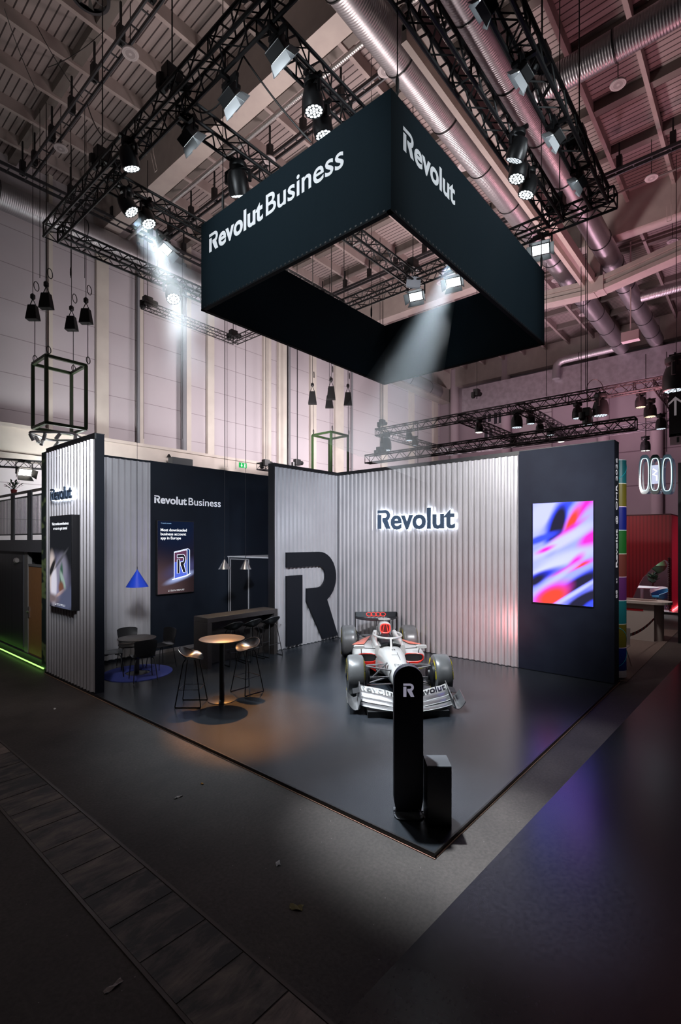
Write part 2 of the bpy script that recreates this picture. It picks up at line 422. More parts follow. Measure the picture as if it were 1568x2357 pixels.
fc = M('far_column_paint', (.50, .42, .45), .7)
for u, lb in ((1165, 'by the windows'), (1512, 'behind the ring signs'), (1047, 'in the far corner'), (1390, 'between the trusses')):
    p = at(u, 1000, x=27.2)
    struct('column', MB().lathe([(.3, 0), (.3, 14.4)], 20, (27.19, p.y, 0)), fc, 'round pale column at the far wall '+lb, 'column', smooth=True)
gw = M('window_glass_dark', (.03, .03, .04), .15); wf = M('window_frame_white', (.5, .45, .48), .6)
for i, (u, v0, v1) in enumerate(((1122, 932, 972), (1147, 935, 975), (1125, 985, 1008), (1548, 860, 900), (1548, 915, 945))):
    a, b2 = at(u-11, v0, x=XF-.05), at(u+11, v1, x=XF-.05); y0, y1, z0, z1 = b2.y, a.y, b2.z, a.z
    w = struct('window_%d' % (i+1), MB().box(XF-.05, XF, y0, y1, z0, z1), gw, 'small dark window in the far wall', 'window')
    q = MB()
    for t in (0, .5, 1): q.box(XF-.09, XF-.01, y0+(y1-y0)*t-.05, y0+(y1-y0)*t+.05, z0, z1)
    for t in (0, 1): q.box(XF-.09, XF-.01, y0, y1, z0+(z1-z0)*t-.05, z0+(z1-z0)*t+.05)
    q.build('window_frame', wf, w)
foil = M('foil_insulation', (.42, .38, .41), .35, .65, col2=(.52, .48, .52), ns=4, bump=.9, bs=3.5)
a, b2 = at(1010, 880, x=26.2), at(1568, 800, x=26.2)
tag(MB().box(25.2, 26.85, -6, 12.6, 10.9, 12.35).build('foil_duct', foil), 'long foil-wrapped rectangular duct under the ceiling at the far wall', 'duct')
brick = bands('painted_blocks', (.46, .42, .43), (.26, .22, .23), 'Z', .5, .05, .8)
a, b2 = at(1196, 930, x=XF-.1), at(1270, 1020, x=XF-.1)
struct('wall_block_panel', MB().box(XF-.12, XF, b2.y, a.y, 4, a.z+.3), brick, 'patch of painted blockwork in the far wall', 'wall')
struct('trim_3', MB().box(20, XF, YH-.9, YH-.2, 12.3, 13.2), grey_cream, 'ceiling beam in the far hall corner', 'trim')

# ------------------------------------------------------------------ stand: platform and walls
deck = M('stand_vinyl', (.015, .018, .023), .27, col2=(.021, .024, .029), ns=1.8, spec=.6)
pf = thing('stand_platform', 'low black platform the car and bar tables stand on', 'platform', (0, 0, 0), kind='structure')
MB().box(0, X1+.37, 0, 9.0, .006, PL).build('deck', deck, pf)
edge = M('platform_edge', (.008, .008, .009), .35)
MB().box(-.018, 0, -.018, 9.0, .003, PL+.004).box(0, X1+.37, -.018, 0, .003, PL+.004).build('edge_profile', edge, pf)
MB().box(-.03, -.018, -.03, 9.0, 0, .008).box(0, X1+.37, -.03, -.018, 0, .008).build('copper_strip', M('copper_strip', (.42, .26, .19), .5, .5), pf)
def corrugated(org, right, length, z0, z1, period=.1375, depth=.040):
    """Trapezoid ribbed sheet hanging in the plane of right and z, ribs towards the viewer side."""
    right = Vector(right); n = right.cross(Vector((0, 0, 1))); org = Vector(org); pts = []; s = 0
    while s < length:
        for a, d in ((0, 0), (.058, 0), (.078, 1), (.117, 1), (.1375, 0)):
            t = s+a*period/.1375
            if t <= length+1e-6 and not (pts and abs(pts[-1][0]-t) < 1e-5): pts.append((t, d*depth))
        s += period
    if pts[-1][0] < length: pts.append((length, 0))
    rows = [[org+right*t+n*(d+.004)+Vector((0, 0, z)) for t, d in pts] for z in (z0, z1)]
    q = MB().grid(rows)
    for t0, t1, d in ((0, length, 1),):                  # row of screws top and bottom
        for zz in (z0+.12, z1-.13):
            i = 0; s = period*.72
            while s < length:
                if (i % 3): q.lathe([(.008, 0), (.006, .005)], 6, org+right*s+n*(depth+.004)+Vector((0, 0, zz)), n)
                s += period; i += 1
    return q
Zt = ZW-.035
rw = thing('display_wall', 'tall silver ribbed stand wall behind the racing car with a dark right end', 'wall', (X1, 3.4, 0), kind='thing')
MB().box(X1+.03, X1+.37, 0, YC+.3, .0, ZW).build('wall_core', black, rw)
corrugated((X1+.03, YC, 0), (0, -1, 0), YC-1.7921, PL+.012, ZW-.075).build('ribbed_sheet', sheet_grey, rw)
MB().box(X1, X1+.03, 0, 1.7921, PL+.012, ZW).build('dark_panel', M('dark_panel_blue', (.009, .011, .021), .45, col2=(.011, .014, .025), ns=3, spec=.15), rw)
MB().box(X1-.005, X1+.38, -.004, YC+.3, ZW, ZW+.012).box(X1-.004, X1+.03, 1.78, YC, ZW-.07, ZW).build('top_cap', satin_black, rw)
q = MB()
text(q, 'Revolut', (X1+.235, -.002, 2.2), (0, 0, 1), (-1, 0, 0), .115, bold=.02, ext=.001, width=.72)
text(q, '@', (X1+.235, -.002, 3.02), (0, 0, 1), (-1, 0, 0), .115, ext=.001, width=.15)
text(q, 'OMR 2026', (X1+.235, -.002, 3.28), (0, 0, 1), (-1, 0, 0), .115, ext=.001, width=.98)
text(q, '88', (X1+.235, -.002, 1.62), (0, 0, 1), (-1, 0, 0), .115, bold=.01, ext=.001, width=.15)
text(q, 'at', (X1+.215, -.002, 1.9), (0, 0, 1), (-1, 0, 0), .075, ext=.001, width=.10)
q.build('end_lettering', white_print, rw)
lw = thing('return_wall', 'short silver ribbed wall turning towards the bar, bearing the large R', 'wall', (5.4, YC, 0), kind='thing')
MB().box(XR, X1, YC+.03, YC+.20, 0, ZW).build('wall_core', black, lw)
corrugated((XR+.012, YC+.03, 0), (1, 0, 0), X1-XR-.012, PL+.012, ZW-.075).build('ribbed_sheet', sheet_grey, lw)
MB().box(XR-.012, X1, YC-.004, YC+.21, ZW, ZW+.012).box(XR, X1, YC, YC+.03, ZW-.07, ZW).box(XR-.012, XR+.012, YC-.004, YC+.21, 0.04, ZW).build('edge_cap', satin_black, lw)
dw = thing('back_wall', 'tall black stand wall behind the bar with a ribbed left end', 'wall', (3.5, YD, 0), kind='thing')
MB().box(.17, X1+.3, YD+.03, YD+.25, 0, ZW).build('wall_core', black, dw)
MB().box(2.111, X1, YD, YD+.03, .1, ZW).build('dark_panel', M('dark_panel_wall', (.006, .008, .013), .45, col2=(.007, .010, .016), ns=2, spec=.2), dw)
corrugated((.2, YD+.03, 0), (1, 0, 0), 2.111-.2, PL+.06, ZW-.05).build('ribbed_sheet', sheet_grey, dw)
MB().box(2.115, 4.26, YD-.012, YD, PL, .12).build('kick_board', M('kick_grey', (.10, .10, .11), .4), dw)
ww = thing('wing_wall', 'silver ribbed wall at the left edge of the stand', 'wall', (0.1, 7.8, 0), kind='thing')
MB().box(.012, .166, 6.6905, 8.985, 0, ZW).build('wall_core', black, ww)
corrugated((.012, 8.9687, 0), (0, -1, 0), 8.9687-6.70, PL+.02, ZW-.09).build('ribbed_sheet', sheet_grey, ww)
MB().box(-.004, .17, 6.6845, 8.99, ZW, ZW+.012).box(-.002, .03, 6.69, 8.97, ZW-.085, ZW).build('top_cap', satin_black, ww)
# store cabin in the recess
cb = thing('store_cabin', 'black store cabin with a slim steel door frame at the end of the bar', 'cabin', (5.0, 7.9, 0), kind='thing')
MB().box(XR+.012, X1, YC+.22, YD-.012, .04, 2.27).build('cabin_body', black, cb)
MB().box(XR+.008, X1, YC+.22, YD-.012, 2.27, 2.30).build('cabin_top', M('cabin_top_grey', (.45, .45, .47), .4), cb)
q = MB()
for y0 in (8.555, 7.805): q.box(XR-.012, XR+.012, y0, y0+.018, .04, 2.235)
q.box(XR-.012, XR+.012, 7.805, 8.583, 2.215, 2.238)
q.box(XR-.006, XR+.012, 8.63, 8.645, .04, 2.27)
q.build('door_frame', M('door_frame_steel', (.42, .42, .44), .35, .5), cb)
MB().box(XR+.004, XR+.014, 7.833, 8.555, .05, 2.215).build('door_leaf', M('door_black', (.007, .008, .011), .35), cb)

# ------------------------------------------------------------------ lettering, signs and screens on the stand
halo_em = emission('halo_led', (.80, .88, 1.0), 13.0)
letter_blue = M('letter_face_blue', (.035, .06, .10), .35)
def halo_sign(name, label, org, right, h, length):
    t = thing(name, label, 'sign', org)
    n = Vector(right).cross(Vector((0, 0, 1))); o = Vector(org)
    q = MB(); wordmark(q, o+n*.06, right, (0, 0, 1), h, length, .03, .028); q.build('letter_faces', letter_blue, t)
    q = MB(); wordmark(q, o+n*.045, right, (0, 0, 1), h, length, .012, .040); q.build('halo_leds', halo_em, t, label='white glowing rim behind the letters')
halo_sign('halo_sign', 'wide halo-lit word sign on the ribbed wall above the car', (X1, 5.387, 3.0), (0, -1, 0), .475, 2.17)
halo_sign('halo_sign', 'small halo-lit word sign on the left wing wall above a screen', (-.012, 8.457, 3.487), (0, -1, 0), .22, .99)
q = MB(); wordmark(q, (2.208, YD-.002, 3.588), (1, 0, 0), (0, 0, 1), .18, .856, .002, .028)
text(q, 'Business', (3.112, YD-.002, 3.588), (1, 0, 0), (0, 0, 1), .178, bold=.010, ext=.001, width=.955)
tag(q.build('wall_lettering', white_print), 'flat white two-word lettering on the black back wall', 'lettering')
q = MB(); r_logo(q, (4.59, YC-.035, .115), (1, 0, 0), (0, 0, 1), 2.30, .05)
rl = q.build('letter_sign', M('black_letter', (.005, .006, .009), .5, spec=.2)); tag(rl, 'man-high black letter R fixed to the ribbed return wall', 'sign')
uvq = lambda: [(0, 0), (1, 0), (1, 1), (0, 1)]
def screen(name, label, org, right, w, h, depth, mat, bez=.012):
    """Flat screen: box with its own glowing picture; org = lower left corner on the wall side."""
    t = thing(name, label, 'screen', org); o = Vector(org); right = Vector(right); n = right.cross(Vector((0, 0, 1))); up = Vector((0, 0, 1))
    mt = frame(o, right, up)
    q = MB(); q.T = mt; q.box(-bez, w+bez, -bez, h+bez, 0, depth); q.build('screen_case', satin_black, t, bevel=.004)
    q = MB(); q.T = mt; q.add([(0, 0, depth+.002), (w, 0, depth+.002), (w, h, depth+.002), (0, h, depth+.002)], [(0, 1, 2, 3)]); q.uv = uvq(); q.build('screen_picture', mat, t)
    return t, (lambda a, b, c=.004: o+right*(a*w)+up*(b*h)+n*(depth+c))
lav, pink, orange, blue, ink, deep = (.27, .29, 1.0), (.50, .022, .26), (.55, .045, .018), (.035, .06, .62), (.014, .013, .020), (.02, .03, .40)
sat = lambda bl: [b[:6]+((b[6][0]*.67, b[6][1]*.67, b[6][2]),) for b in bl]
art = picture('art_screen', (.15, .17, .95), sat([
    (.15, .88, .42, .16, 20, .6, (.36, .38, 1.0)), (.55, .95, .35, .05, 32, .7, blue), (.93, .97, .30, .09, 40, .6, pink), (.40, .76, .30, .135, 58, .35, blue), (.42, .765, .24, .105, 58, .30, ink),
    (.66, .80, .20, .07, 50, .6, orange), (.88, .82, .22, .07, 40, .6, lav), (.55, .69, .30, .030, 24, .8, pink), (.10, .635, .30, .035, 12, .6, blue), (.97, .64, .20, .08, 20, .5, pink),
    (.45, .60, .62, .055, 18, .6, (.37, .38, 1.0)), (.22, .535, .14, .022, 14, .8, pink), (.62, .47, .55, .06, 10, .7, (.34, .36, 1.0)), (.30, .36, .42, .05, 16, .6, (.38, .40, 1)),
    (.72, .415, .14, .045, 30, .7, pink), (.68, .365, .34, .030, 14, .6, pink), (.70, .365, .25, .018, 14, .5, orange), (.12, .265, .36, .04, 14, .6, deep), (.06, .22, .2, .05, 20, .6, ink),
    (.78, .20, .48, .085, 22, .45, blue), (.74, .195, .40, .065, 22, .4, ink), (.30, .20, .50, .030, 24, .7, (.32, .34, 1)), (.30, .08, .34, .10, 18, .45, pink), (.33, .065, .26, .085, 14, .45, orange),
    (.85, .05, .38, .075, 20, .4, ink), (.70, .115, .52, .022, 22, .7, (.32, .35, 1)), (.98, .02, .14, .035, 20, .6, blue)]), 3.0)
screen('art_screen', 'large portrait screen of pink and blue blurs on the dark wall end', (X1, 1.482, 1.45), (0, -1, 0), 1.13, 2.01, .035, art)
s2 = picture('account_screen', (.020, .012, .014), [(.02, .1, .6, .35, 0, .8, (.085, .05, .055)), (.5, .95, .9, .45, 0, .8, (.006, .012, .035)), (.72, .33, .42, .10, 8, .9, (.06, .06, .16)), (.62, .215, .30, .035, 10, .9, (.45, .55, .95))], 1.0)
t2, P2 = screen('wall_screen', 'portrait screen with a glowing blue R block on the black back wall', (2.25, YD-.002, 1.447), (1, 0, 0), .96, 1.72, .078, s2)
q = MB(); rt, up = (1, 0, 0), (0, 0, 1)
text(q, 'Most downloaded', P2(.075, .862), rt, up, .062, bold=.012, ext=.0005, width=.69)
text(q, 'business account', P2(.075, .806), rt, up, .062, bold=.012, ext=.0005, width=.67)
text(q, 'app in Europe', P2(.075, .750), rt, up, .062, bold=.012, ext=.0005, width=.53)
for j in range(2):
    for i in range(13):
        o_ = P2(.28+.035*i, .045-.013*j); w_ = .008+.016*((i*7+j*3) % 5)/5
        q.beam(o_, o_+Vector((w_, 0, 0)), .0004, .008)
q.build('screen_text', emission('screen_white', (.9, .93, 1), 1.6), t2)
q = MB(); text(q, 'Trusted account', P2(.08, .965), rt, up, .024, ext=.0005, width=.27)
q.build('screen_caption', emission('screen_caption', (.35, .6, 1), .9), t2)
def quad2(q, P, pts, c=.004): q.add([P(a, b, c) for a, b in pts], [tuple(range(len(pts)))])
q = MB(); quad2(q, P2, [(.44, .20), (.80, .235), (.80, .61), (.44, .575)]); q.build('block_face', emission('block_blue', (.10, .16, .75), 1.0), t2)
q = MB(); quad2(q, P2, [(.45, .43), (.79, .46), (.79, .60), (.45, .565)], .0045); q.build('block_face_top', emission('block_plum', (.16, .06, .13), .8), t2)
q = MB(); quad2(q, P2, [(.82, .25), (.875, .265), (.875, .60), (.82, .615)]); q.build('block_side', emission('block_side', (.01, .04, .22), 1.0), t2)
q = MB()
for pts in ([(.44, .20), (.44, .575), (.80, .615), (.82, .62), (.875, .60), (.875, .265), (.82, .24), (.40, .195)], [(.80, .61), (.80, .235)], [(.38, .187), (.80, .232), (.90, .262)], [(.45, .565), (.79, .60)]):
    q.tube([P2(a, b, .006) for a, b in pts], .006, 4)
q.build('block_edges', emission('edge_glow', (.70, .78, 1), 2.2), t2)
mt = frame(P2(.52, .27, .006), (1, 0, .09), (0, 0, 1)) @ Matrix.Diagonal((.29, .45, 1, 1)); q = MB()
for pts in (R_STEM, r_bowl()):
    pts = [(x_, y_) for x_, y_ in pts]; q.tube([mt @ Vector((x_, y_, 0)) for x_, y_ in pts], .006, 4, closed=True)
q.build('block_letter_rim', emission('edge_glow', (.70, .78, 1), 2.2), t2)
q = MB(); poly(q, R_STEM, mt, .001); poly(q, r_bowl(), mt, .001); q.build('block_letter', M('block_letter', (.01, .01, .02), .4), t2)
s3 = picture('wing_screen_picture', (.015, .016, .02), [(.30, .30, .55, .24, 0, .5, (.20, .19, .30)), (.55, .42, .24, .15, 10, .5, (.22, .21, .28)), (.12, .36, .18, .24, 12, .3, (.56, .47, .45)), (.20, .24, .14, .20, -8, .4, (.62, .60, .70)), (.12, .43, .20, .05, 30, .4, (.02, .018, .02)), (.55, .36, .07, .13, -12, .4, (.04, .10, .07)), (.62, .30, .16, .05, -35, .4, (.28, .38, .34)), (.55, .22, .12, .07, 0, .4, (.16, .07, .045)), (.5, .52, .30, .02, 20, .6, (.10, .10, .12)), (.50, .16, .24, .02, 12, .5, (.42, .30, .30)), (.80, .10, .42, .13, 12, .35, (.08, .09, .15)), (.1, .09, .30, .05, 0, .6, (.16, .12, .13))], 1.0)
t3, P3 = screen('wing_screen', 'thick portrait screen showing a sitting person on the left wing wall', (.012, 8.36, 1.45), (0, -1, 0), 1.03, 1.71, .15, s3, .015)
q = MB(); rt = (0, -1, 0)
text(q, 'Visit revolut.com/business', P3(.5, .905), rt, up, .05, bold=.006, ext=.0005, width=.80, center=True)
text(q, 'or scan to get started', P3(.5, .855), rt, up, .05, bold=.006, ext=.0005, width=.66, center=True)
for j in range(2):
    for i in range(11):
        o_ = P3(.26+.045*i, .04-.013*j); w_ = .01+.02*((i*5+j*3) % 4)/4
        q.beam(o_, o_+Vector((0, -w_, 0)), .0004, .008)
q.build('screen_text', emission('screen_white', (.9, .93, 1), 1.6), t3)
# ------------------------------------------------------------------ furniture
shell = M('black_plastic_shell', (.008, .008, .009), .30, spec=.5)
rod = M('black_rod', (.012, .012, .013), .35, .3)
def make_stool(name, label, group=None):
    t = thing(name, label, 'bar stool', (0, 0, 0), 0, group)
    rows = []
    for i in range(9):
        r_ = i/8; row = []
        for k in range(28):
            a = 2*pi*k/28; cx_, sy_ = cos(a), sin(a)          # +x = front of the seat, -x = low back
            lift = .15*max(0, -cx_)**1.4*r_**3+.045*abs(sy_)**2*r_**3-.035*max(0, cx_)**2*r_**4
            row.append((.195*r_*cx_-.01, .225*r_*sy_, .765+lift+.012*r_**2))
        rows.append(row)
    q = MB(); rows_ = [[Vector(p) for p in r_] for r_ in rows]
    q.grid(rows_, closed=True); q.grid([[p-Vector((0, 0, .012+.03*(1-i/8))) for p in reversed(r_)] for i, r_ in enumerate(rows_)], closed=True)
    q.grid([[p-Vector((0, 0, .012)) for p in rows_[-1]], rows_[-1]], closed=True)
    q.build('seat_shell', shell, t, smooth=True)
    q = MB(); q.tube([p for p in rows_[-1]], .006, 6, closed=True); q.build('rim', M('shell_rim', (.05, .05, .055), .25), t, smooth=True)
    for sx_ in (-1, 1):
        for sy_ in (-1, 1):
            MB().tube([(sx_*.07, sy_*.08, .745), (sx_*.10, sy_*.11, .70), (sx_*.205, sy_*.20, .012)], .009, 6).build('leg', rod, t, smooth=True)
    q = MB()
    for sx_ in (-1, 1): q.tube([(-.205, sx_*.20, .010), (.205, sx_*.20, .010)], .009, 6)
    q.build('floor_bar', rod, t)
    q = MB()
    q.tube([(-.165, -.166, .28), (.165, -.166, .28), (.165, .166, .28), (-.165, .166, .28)], .007, 6, closed=True)
    q.build('foot_rest', M('foot_rest_rod', (.05, .05, .055), .3, .5), t)
    return t
st = make_stool('bar_stool', 'black wire-legged bar stool left of the high round table')
p = (.80, 4.95); st.location = (p[0], p[1], PL); st.rotation_euler = (0, 0, R(-49))
dup(st, (1.82, 4.80, PL), R(180), 'black wire-legged bar stool right of the high round table')
for (x, y, a, lb) in ((2.88, 6.62, 85, 'first stool from the left under the bar counter, half hidden behind the high table'), (3.40, 6.62, 92, 'middle one of the three stools pushed under the black bar counter'), (3.93, 6.60, 88, 'bar stool under the counter nearest the ribbed return wall')):
    dup(st, (x, y, PL), R(a), lb, 'stools under the bar counter')
def make_chair(name, label):
    t = thing(name, label, 'chair', (0, 0, 0), 0, 'dining chairs around the low table')
    prof = [(.20, .435), (.19, .45), (.10, .455), (0, .45), (-.10, .445), (-.16, .45), (-.195, .485), (-.215, .55), (-.235, .66), (-.25, .76), (-.255, .80)]
    rows = []
    for i, (x, z) in enumerate(prof):
        w = (.21, .215, .22, .22, .21, .19, .17, .18, .20, .205, .17)[i]; row = []
        for k in range(9):
            s_ = -1+k/4; b = .018*s_*s_
            row.append(Vector((x+(b*1.5 if i > 6 else 0), w*s_, z+(b if i < 6 else 0)-(.02*s_*s_ if i == 10 else 0))))
        rows.append(row)
    q = MB(); q.slab(rows[:6][::-1], .012); q.build('seat', shell, t, smooth=True)
    q = MB(); q.slab(rows[5:][::-1], .012); q.build('backrest', shell, t, smooth=True)
    for sx_ in (-1, 1):
        for sy_ in (-1, 1):
            MB().tube([(sx_*.06, sy_*.12, .432), (sx_*.14, sy_*.155, .425), (sx_*.165, sy_*.18, .39), (sx_*.215, sy_*.215, .002)], .009, 6).build('leg', rod, t, smooth=True)
    return t
TC = Vector((1.13, 7.42))
ch = make_chair('dining_chair', 'black shell chair beside the dark wing wall edge, left of the low round table')
def set_chair(o, x, y, z=PL+.012): 
    o.location = (x, y, z); o.rotation_euler = (0, 0, atan2(TC.y-y, TC.x-x))
set_chair(ch, .72, 7.62)
for x, y, lb in ((.98, 6.88, 'black shell chair seen from behind, nearest in front of the low round table'), (1.70, 7.50, 'black shell chair in front of the black back wall, right of the low table'), (1.28, 8.02, 'black shell chair behind the low table against the ribbed panel')):
    set_chair(dup(ch, (0, 0, 0), 0, lb), x, y)
def pedestal_table(name, label, x, y, h, rt, rc, rb, mt_, z0):
    t = thing(name, label, 'table', (x, y, z0))
    MB().lathe([(rt-.012, h-.022), (rt, h-.012), (rt, h-.003), (rt-.004, h)], 56, (x, y, z0)).build('tabletop', mt_, t, smooth=True)
    MB().lathe([(rc, .012), (rc, h-.022)], 24, (x, y, z0)).build('column', satin_black, t, smooth=True)
    MB().lathe([(rb, 0), (rb, .010), (rb-.01, .014)], 48, (x, y, z0)).build('base_plate', satin_black, t, smooth=True)
    return t
top_m = M('table_laminate', (.040, .036, .034), .45)
pedestal_table('high_table', 'high round pedestal table lit orange between two bar stools', 1.255, 4.755, 1.03, .375, .042, .235, top_m, PL)
pedestal_table('low_table', 'low black round table standing inside a blue ring rug', TC.x, TC.y, .72, .365, .045, .20, top_m, PL)
q = MB(); n = 72
for (ra, rb2, z) in ((.235, .665, PL+.012),):
    rr = [[(1.17+r_*cos(2*pi*k/n), 7.46+r_*sin(2*pi*k/n), zz) for k in range(n)] for r_, zz in ((ra, PL), (ra, z), (rb2, z), (rb2, PL))]
    q.grid(rr, closed=True)
tag(q.build('ring_rug', M('blue_pile', (.035, .055, .28), .95, col2=(.045, .07, .33), ns=60, bump=.4, bs=250)), 'blue ring-shaped rug under the low table and chairs', 'rug')
bar = thing('bar_counter', 'long black bar counter with a brown-lit top beside the return wall', 'bar counter', (3.1, 6.85, PL))
top_b = M('bar_laminate', (.030, .026, .025), .45, col2=(.036, .031, .03), ns=12)
MB().box(2.225, 4.16, 6.60, 7.10, 1.0, 1.10).build('counter_top', top_b, bar, bevel=.003)
MB().box(2.225, 2.335, 6.60, 7.10, PL, 1.0).build('end_panel', top_b, bar)
MB().box(4.05, 4.16, 6.60, 7.10, PL, 1.0).build('end_panel', top_b, bar)
MB().box(2.335, 4.05, 7.0, 7.08, PL, 1.0).build('back_panel', top_b, bar)
def pendant(name, label, x, y, zt, zb, rad, mat, group=None):
    t = thing(name, label, 'pendant lamp', (x, y, zb), 0, group)
    MB().lathe([(rad, zb), (.014, zt), (.008, zt+.01)], 40, (x, y, 0), cap0=False).lathe([(rad-.004, zb+.002), (.012, zt-.006)], 40, (x, y, 0), cap0=False, cap1=False).build('lamp_shade', mat, t, smooth=True)
    MB().tube([(x, y, zt), (x, y, zt+.07)], .008, 8).build('cable_grip', satin_black, t)
    MB().tube([(x, y, zt+.05), (x, y, 9.0)], .004, 5).build('cable', matt_black, t)
    MB().lathe([(.018, zb+.07), (.03, zb+.05), (.03, zb+.03), (.015, zb+.015)], 16, (x, y, 0)).build('bulb', emission('warm_bulb', (1, .72, .42), 8), t, smooth=True)
    return t
pb = at(316, 1351, dep=9.9)
pendant('pendant_lamp', 'large cobalt blue cone lamp hanging over the low table', 1.112, 7.37, 2.115, 1.785, .215, M('cobalt_enamel', (.012, .045, .42), .3))
alu = M('spun_aluminium', (.42, .42, .43), .3, 1.0)
for u, lb in ((517, 'silver cone pendant lamp left of the steel door frame post'), (565.5, 'silver cone pendant lamp nearer the ribbed return wall')):
    a = at(u, 1288, y=6.84); b_ = at(u, 1310, y=6.84); pendant('pendant_lamp', lb, a.x, a.y, a.z, b_.z, .138, alu, 'silver pendants over the bar')
# charging totem and the box beside it
fw = Vector((-.757, -.653, 0)).normalized(); rg = Vector((.653, -.757, 0)).normalized()
rt_ = Vector((.648, -.762, 0)); nt_ = Vector((-.762, -.648, 0))
tb = at(940, 1872, z=PL); tm = thing('sign_totem', 'slim dark totem with a rounded top and a pale R sign at the platform corner', 'totem', tb)
def outline(w, h, r0, r1, z0):
    pts = arc(w-r0 if False else -w+r0, z0+r0, r0, 180, 270, 6)[0:0]
    pts = [(-w+.022, z0)]+[(w-.022, z0)]+[(w-.010, z0+.06), (w-.002, z0+.10), (w, z0+.14)]+arc(0, h-w, w, 0, 180, 22)+[(-w, z0+.14), (-w+.002, z0+.10), (-w+.010, z0+.06)]
    return pts
wd = .142; hh = 1.445
mtt = frame(tb+nt_*.03, rt_, (0, 0, 1))
q = MB(); poly(q, outline(wd, hh, .05, .1, .03), mtt @ Matrix.Translation((0, 0, -.10)), .10); q.build('totem_body', M('totem_navy', (.010, .011, .022), .45), tm, bevel=.006)
q = MB(); q.T = frame(tb, rt_, nt_); q.T = mtt @ Matrix.Identity(4)
q = MB(); bpz = [(-.14, -.13), (.14, -.13)]+arc(.08, .05, .06, -40, 90, 6)+arc(-.08, .05, .06, 90, 220, 6)
mb_ = frame(tb, rt_, nt_)
mb2 = Matrix(((rt_.x, nt_.x, 0, tb.x), (rt_.y, nt_.y, 0, tb.y), (0, 0, 1, tb.z), (0, 0, 0, 1)))
def foot(s): return [(a*s, b*s+.01) for a, b in [(-.142, -.10), (.142, -.10), (.142, .06), (.125, .10), (.09, .125), (-.09, .125), (-.125, .10), (-.142, .06)]]
q = MB(); q.T = mb2; q.prism(list(reversed(foot(1))), 0, .016) if False else q.prism(foot(1), 0, .016); q.build('base_plate', M('totem_base_grey', (.05, .055, .065), .4), tm, bevel=.004)
q = MB(); q.T = mb2; q.box(-.146, .142, .018, .032, .030, .042); q.build('base_rail', M('polished_rail', (.25, .26, .28), .2, 1), tm)
q = MB(); r_logo(q, tb+nt_*.0315+rt_*(-.052)+Vector((0, 0, 1.148)), rt_, (0, 0, 1), .128, .002); q.build('letter_sign', M('totem_letter', (.62, .60, .74), .5, emit=(.6, .58, .75), es=.35), tm)
bx = at(1012, 1905, z=PL); bt = thing('plinth_box', 'knee-high black box with a bright top edge beside the totem', 'box', bx)
mbx = Matrix(((rt_.x, -nt_.x, 0, bx.x), (rt_.y, -nt_.y, 0, bx.y), (0, 0, 1, bx.z), (0, 0, 0, 1)))
bm_ = M('box_black', (.010, .010, .012), .35)
q = MB(); q.T = mbx; q.box(-.112, .112, 0, .24, 0, .548); q.build('box_body', bm_, bt)
q = MB(); q.T = mbx
q.grid([[(s_, y_, z_) for y_, z_ in [(0, .548), (0, .556)]+[(.014-.014*cos(R(a)), .556+.014*sin(R(a))) for a in (30, 60, 90)]+[(.24, .57), (.24, .548)]] for s_ in (.112, -.112)])
q.build('bent_lid', M('box_lid', (.10, .105, .115), .25, .4), bt, smooth=True)
q = MB()
wh = M('cable_grey', (.25, .25, .27), .5)
base = tb+Vector((0, 0, .02))
def loc(a, b, z): return base+rt_*a+nt_*b+Vector((0, 0, z))
q.tube([loc(.10, .03, .03), loc(.12, .08, .03), loc(.155, .12, -.01), loc(.20, .10, -.012), loc(.205, .03, -.012), loc(.19, -.03, .10), loc(.185, -.05, .32), loc(.175, -.06, .38)], .006, 6)
tag(q.build('charging_cable', wh, smooth=True), 'grey cable looping between the totem foot and the black box', 'cable')
q = MB(); q.tube([loc(.19, -.02, .15), loc(.20, .05, .03), loc(.215, .12, -.012), loc(.235, .17, -.012), loc(.225, .215, -.012), loc(.20, .235, -.012)], .006, 6)
tag(q.build('loose_cable', wh, smooth=True), 'short loose cable end lying in front of the totem on the platform', 'cable')
q = MB(); q.tube([loc(.245, .06, -.012), loc(.27, .075, -.012), loc(.285, .05, .0), loc(.282, .03, .03)], .004, 6)
tag(q.build('cable_stub', wh, smooth=True), 'thin cable stub coming out at the foot of the black box', 'cable')

# ------------------------------------------------------------------ racing car (x forward, y to the driver's left)
car = thing('racing_car', 'white and red open-wheel racing car parked in front of the ribbed wall', 'racing car', (3.376, 2.658, PL), R(222.9))
CAR = wmat(car)
wht = M('car_white', (.44, .43, .42), .24, .2, coat=.3)
carbon = M('car_carbon', (.008, .008, .010), .38, spec=.35)
red = M('car_red', (.62, .02, .012), .3, coat=.2); redl = M('car_red_glow', (.75, .03, .02), .35, emit=(1, .04, .03), es=.9)
slv = M('car_silver', (.33, .33, .34), .25, .8); rub = M('tyre_rubber', (.085, .086, .088), .32, col2=(.10, .101, .104), ns=8); yel = M('tyre_yellow', (.90, .76, .01), .5)
def cb_(mbq, name, mat, smooth=True, par=None, **k):
    mbq.v = [CAR @ v for v in mbq.v]; return mbq.build(name, mat, par or car, smooth=smooth, **k)
def sec(x, hw, z0, z1, e=2.6, n=24, yc=0.0, top=1.0):
    pts = []
    for k in range(n):
        a = 2*pi*k/n+pi/n; ca, sa = cos(a), sin(a)
        f = lambda t: math.copysign(abs(t)**(2/e), t)
        w = hw*(1-(1-top)*max(0, f(sa)))
        pts.append(Vector((x, yc+w*f(ca), (z0+z1)/2+(z1-z0)/2*f(sa))))
    return pts
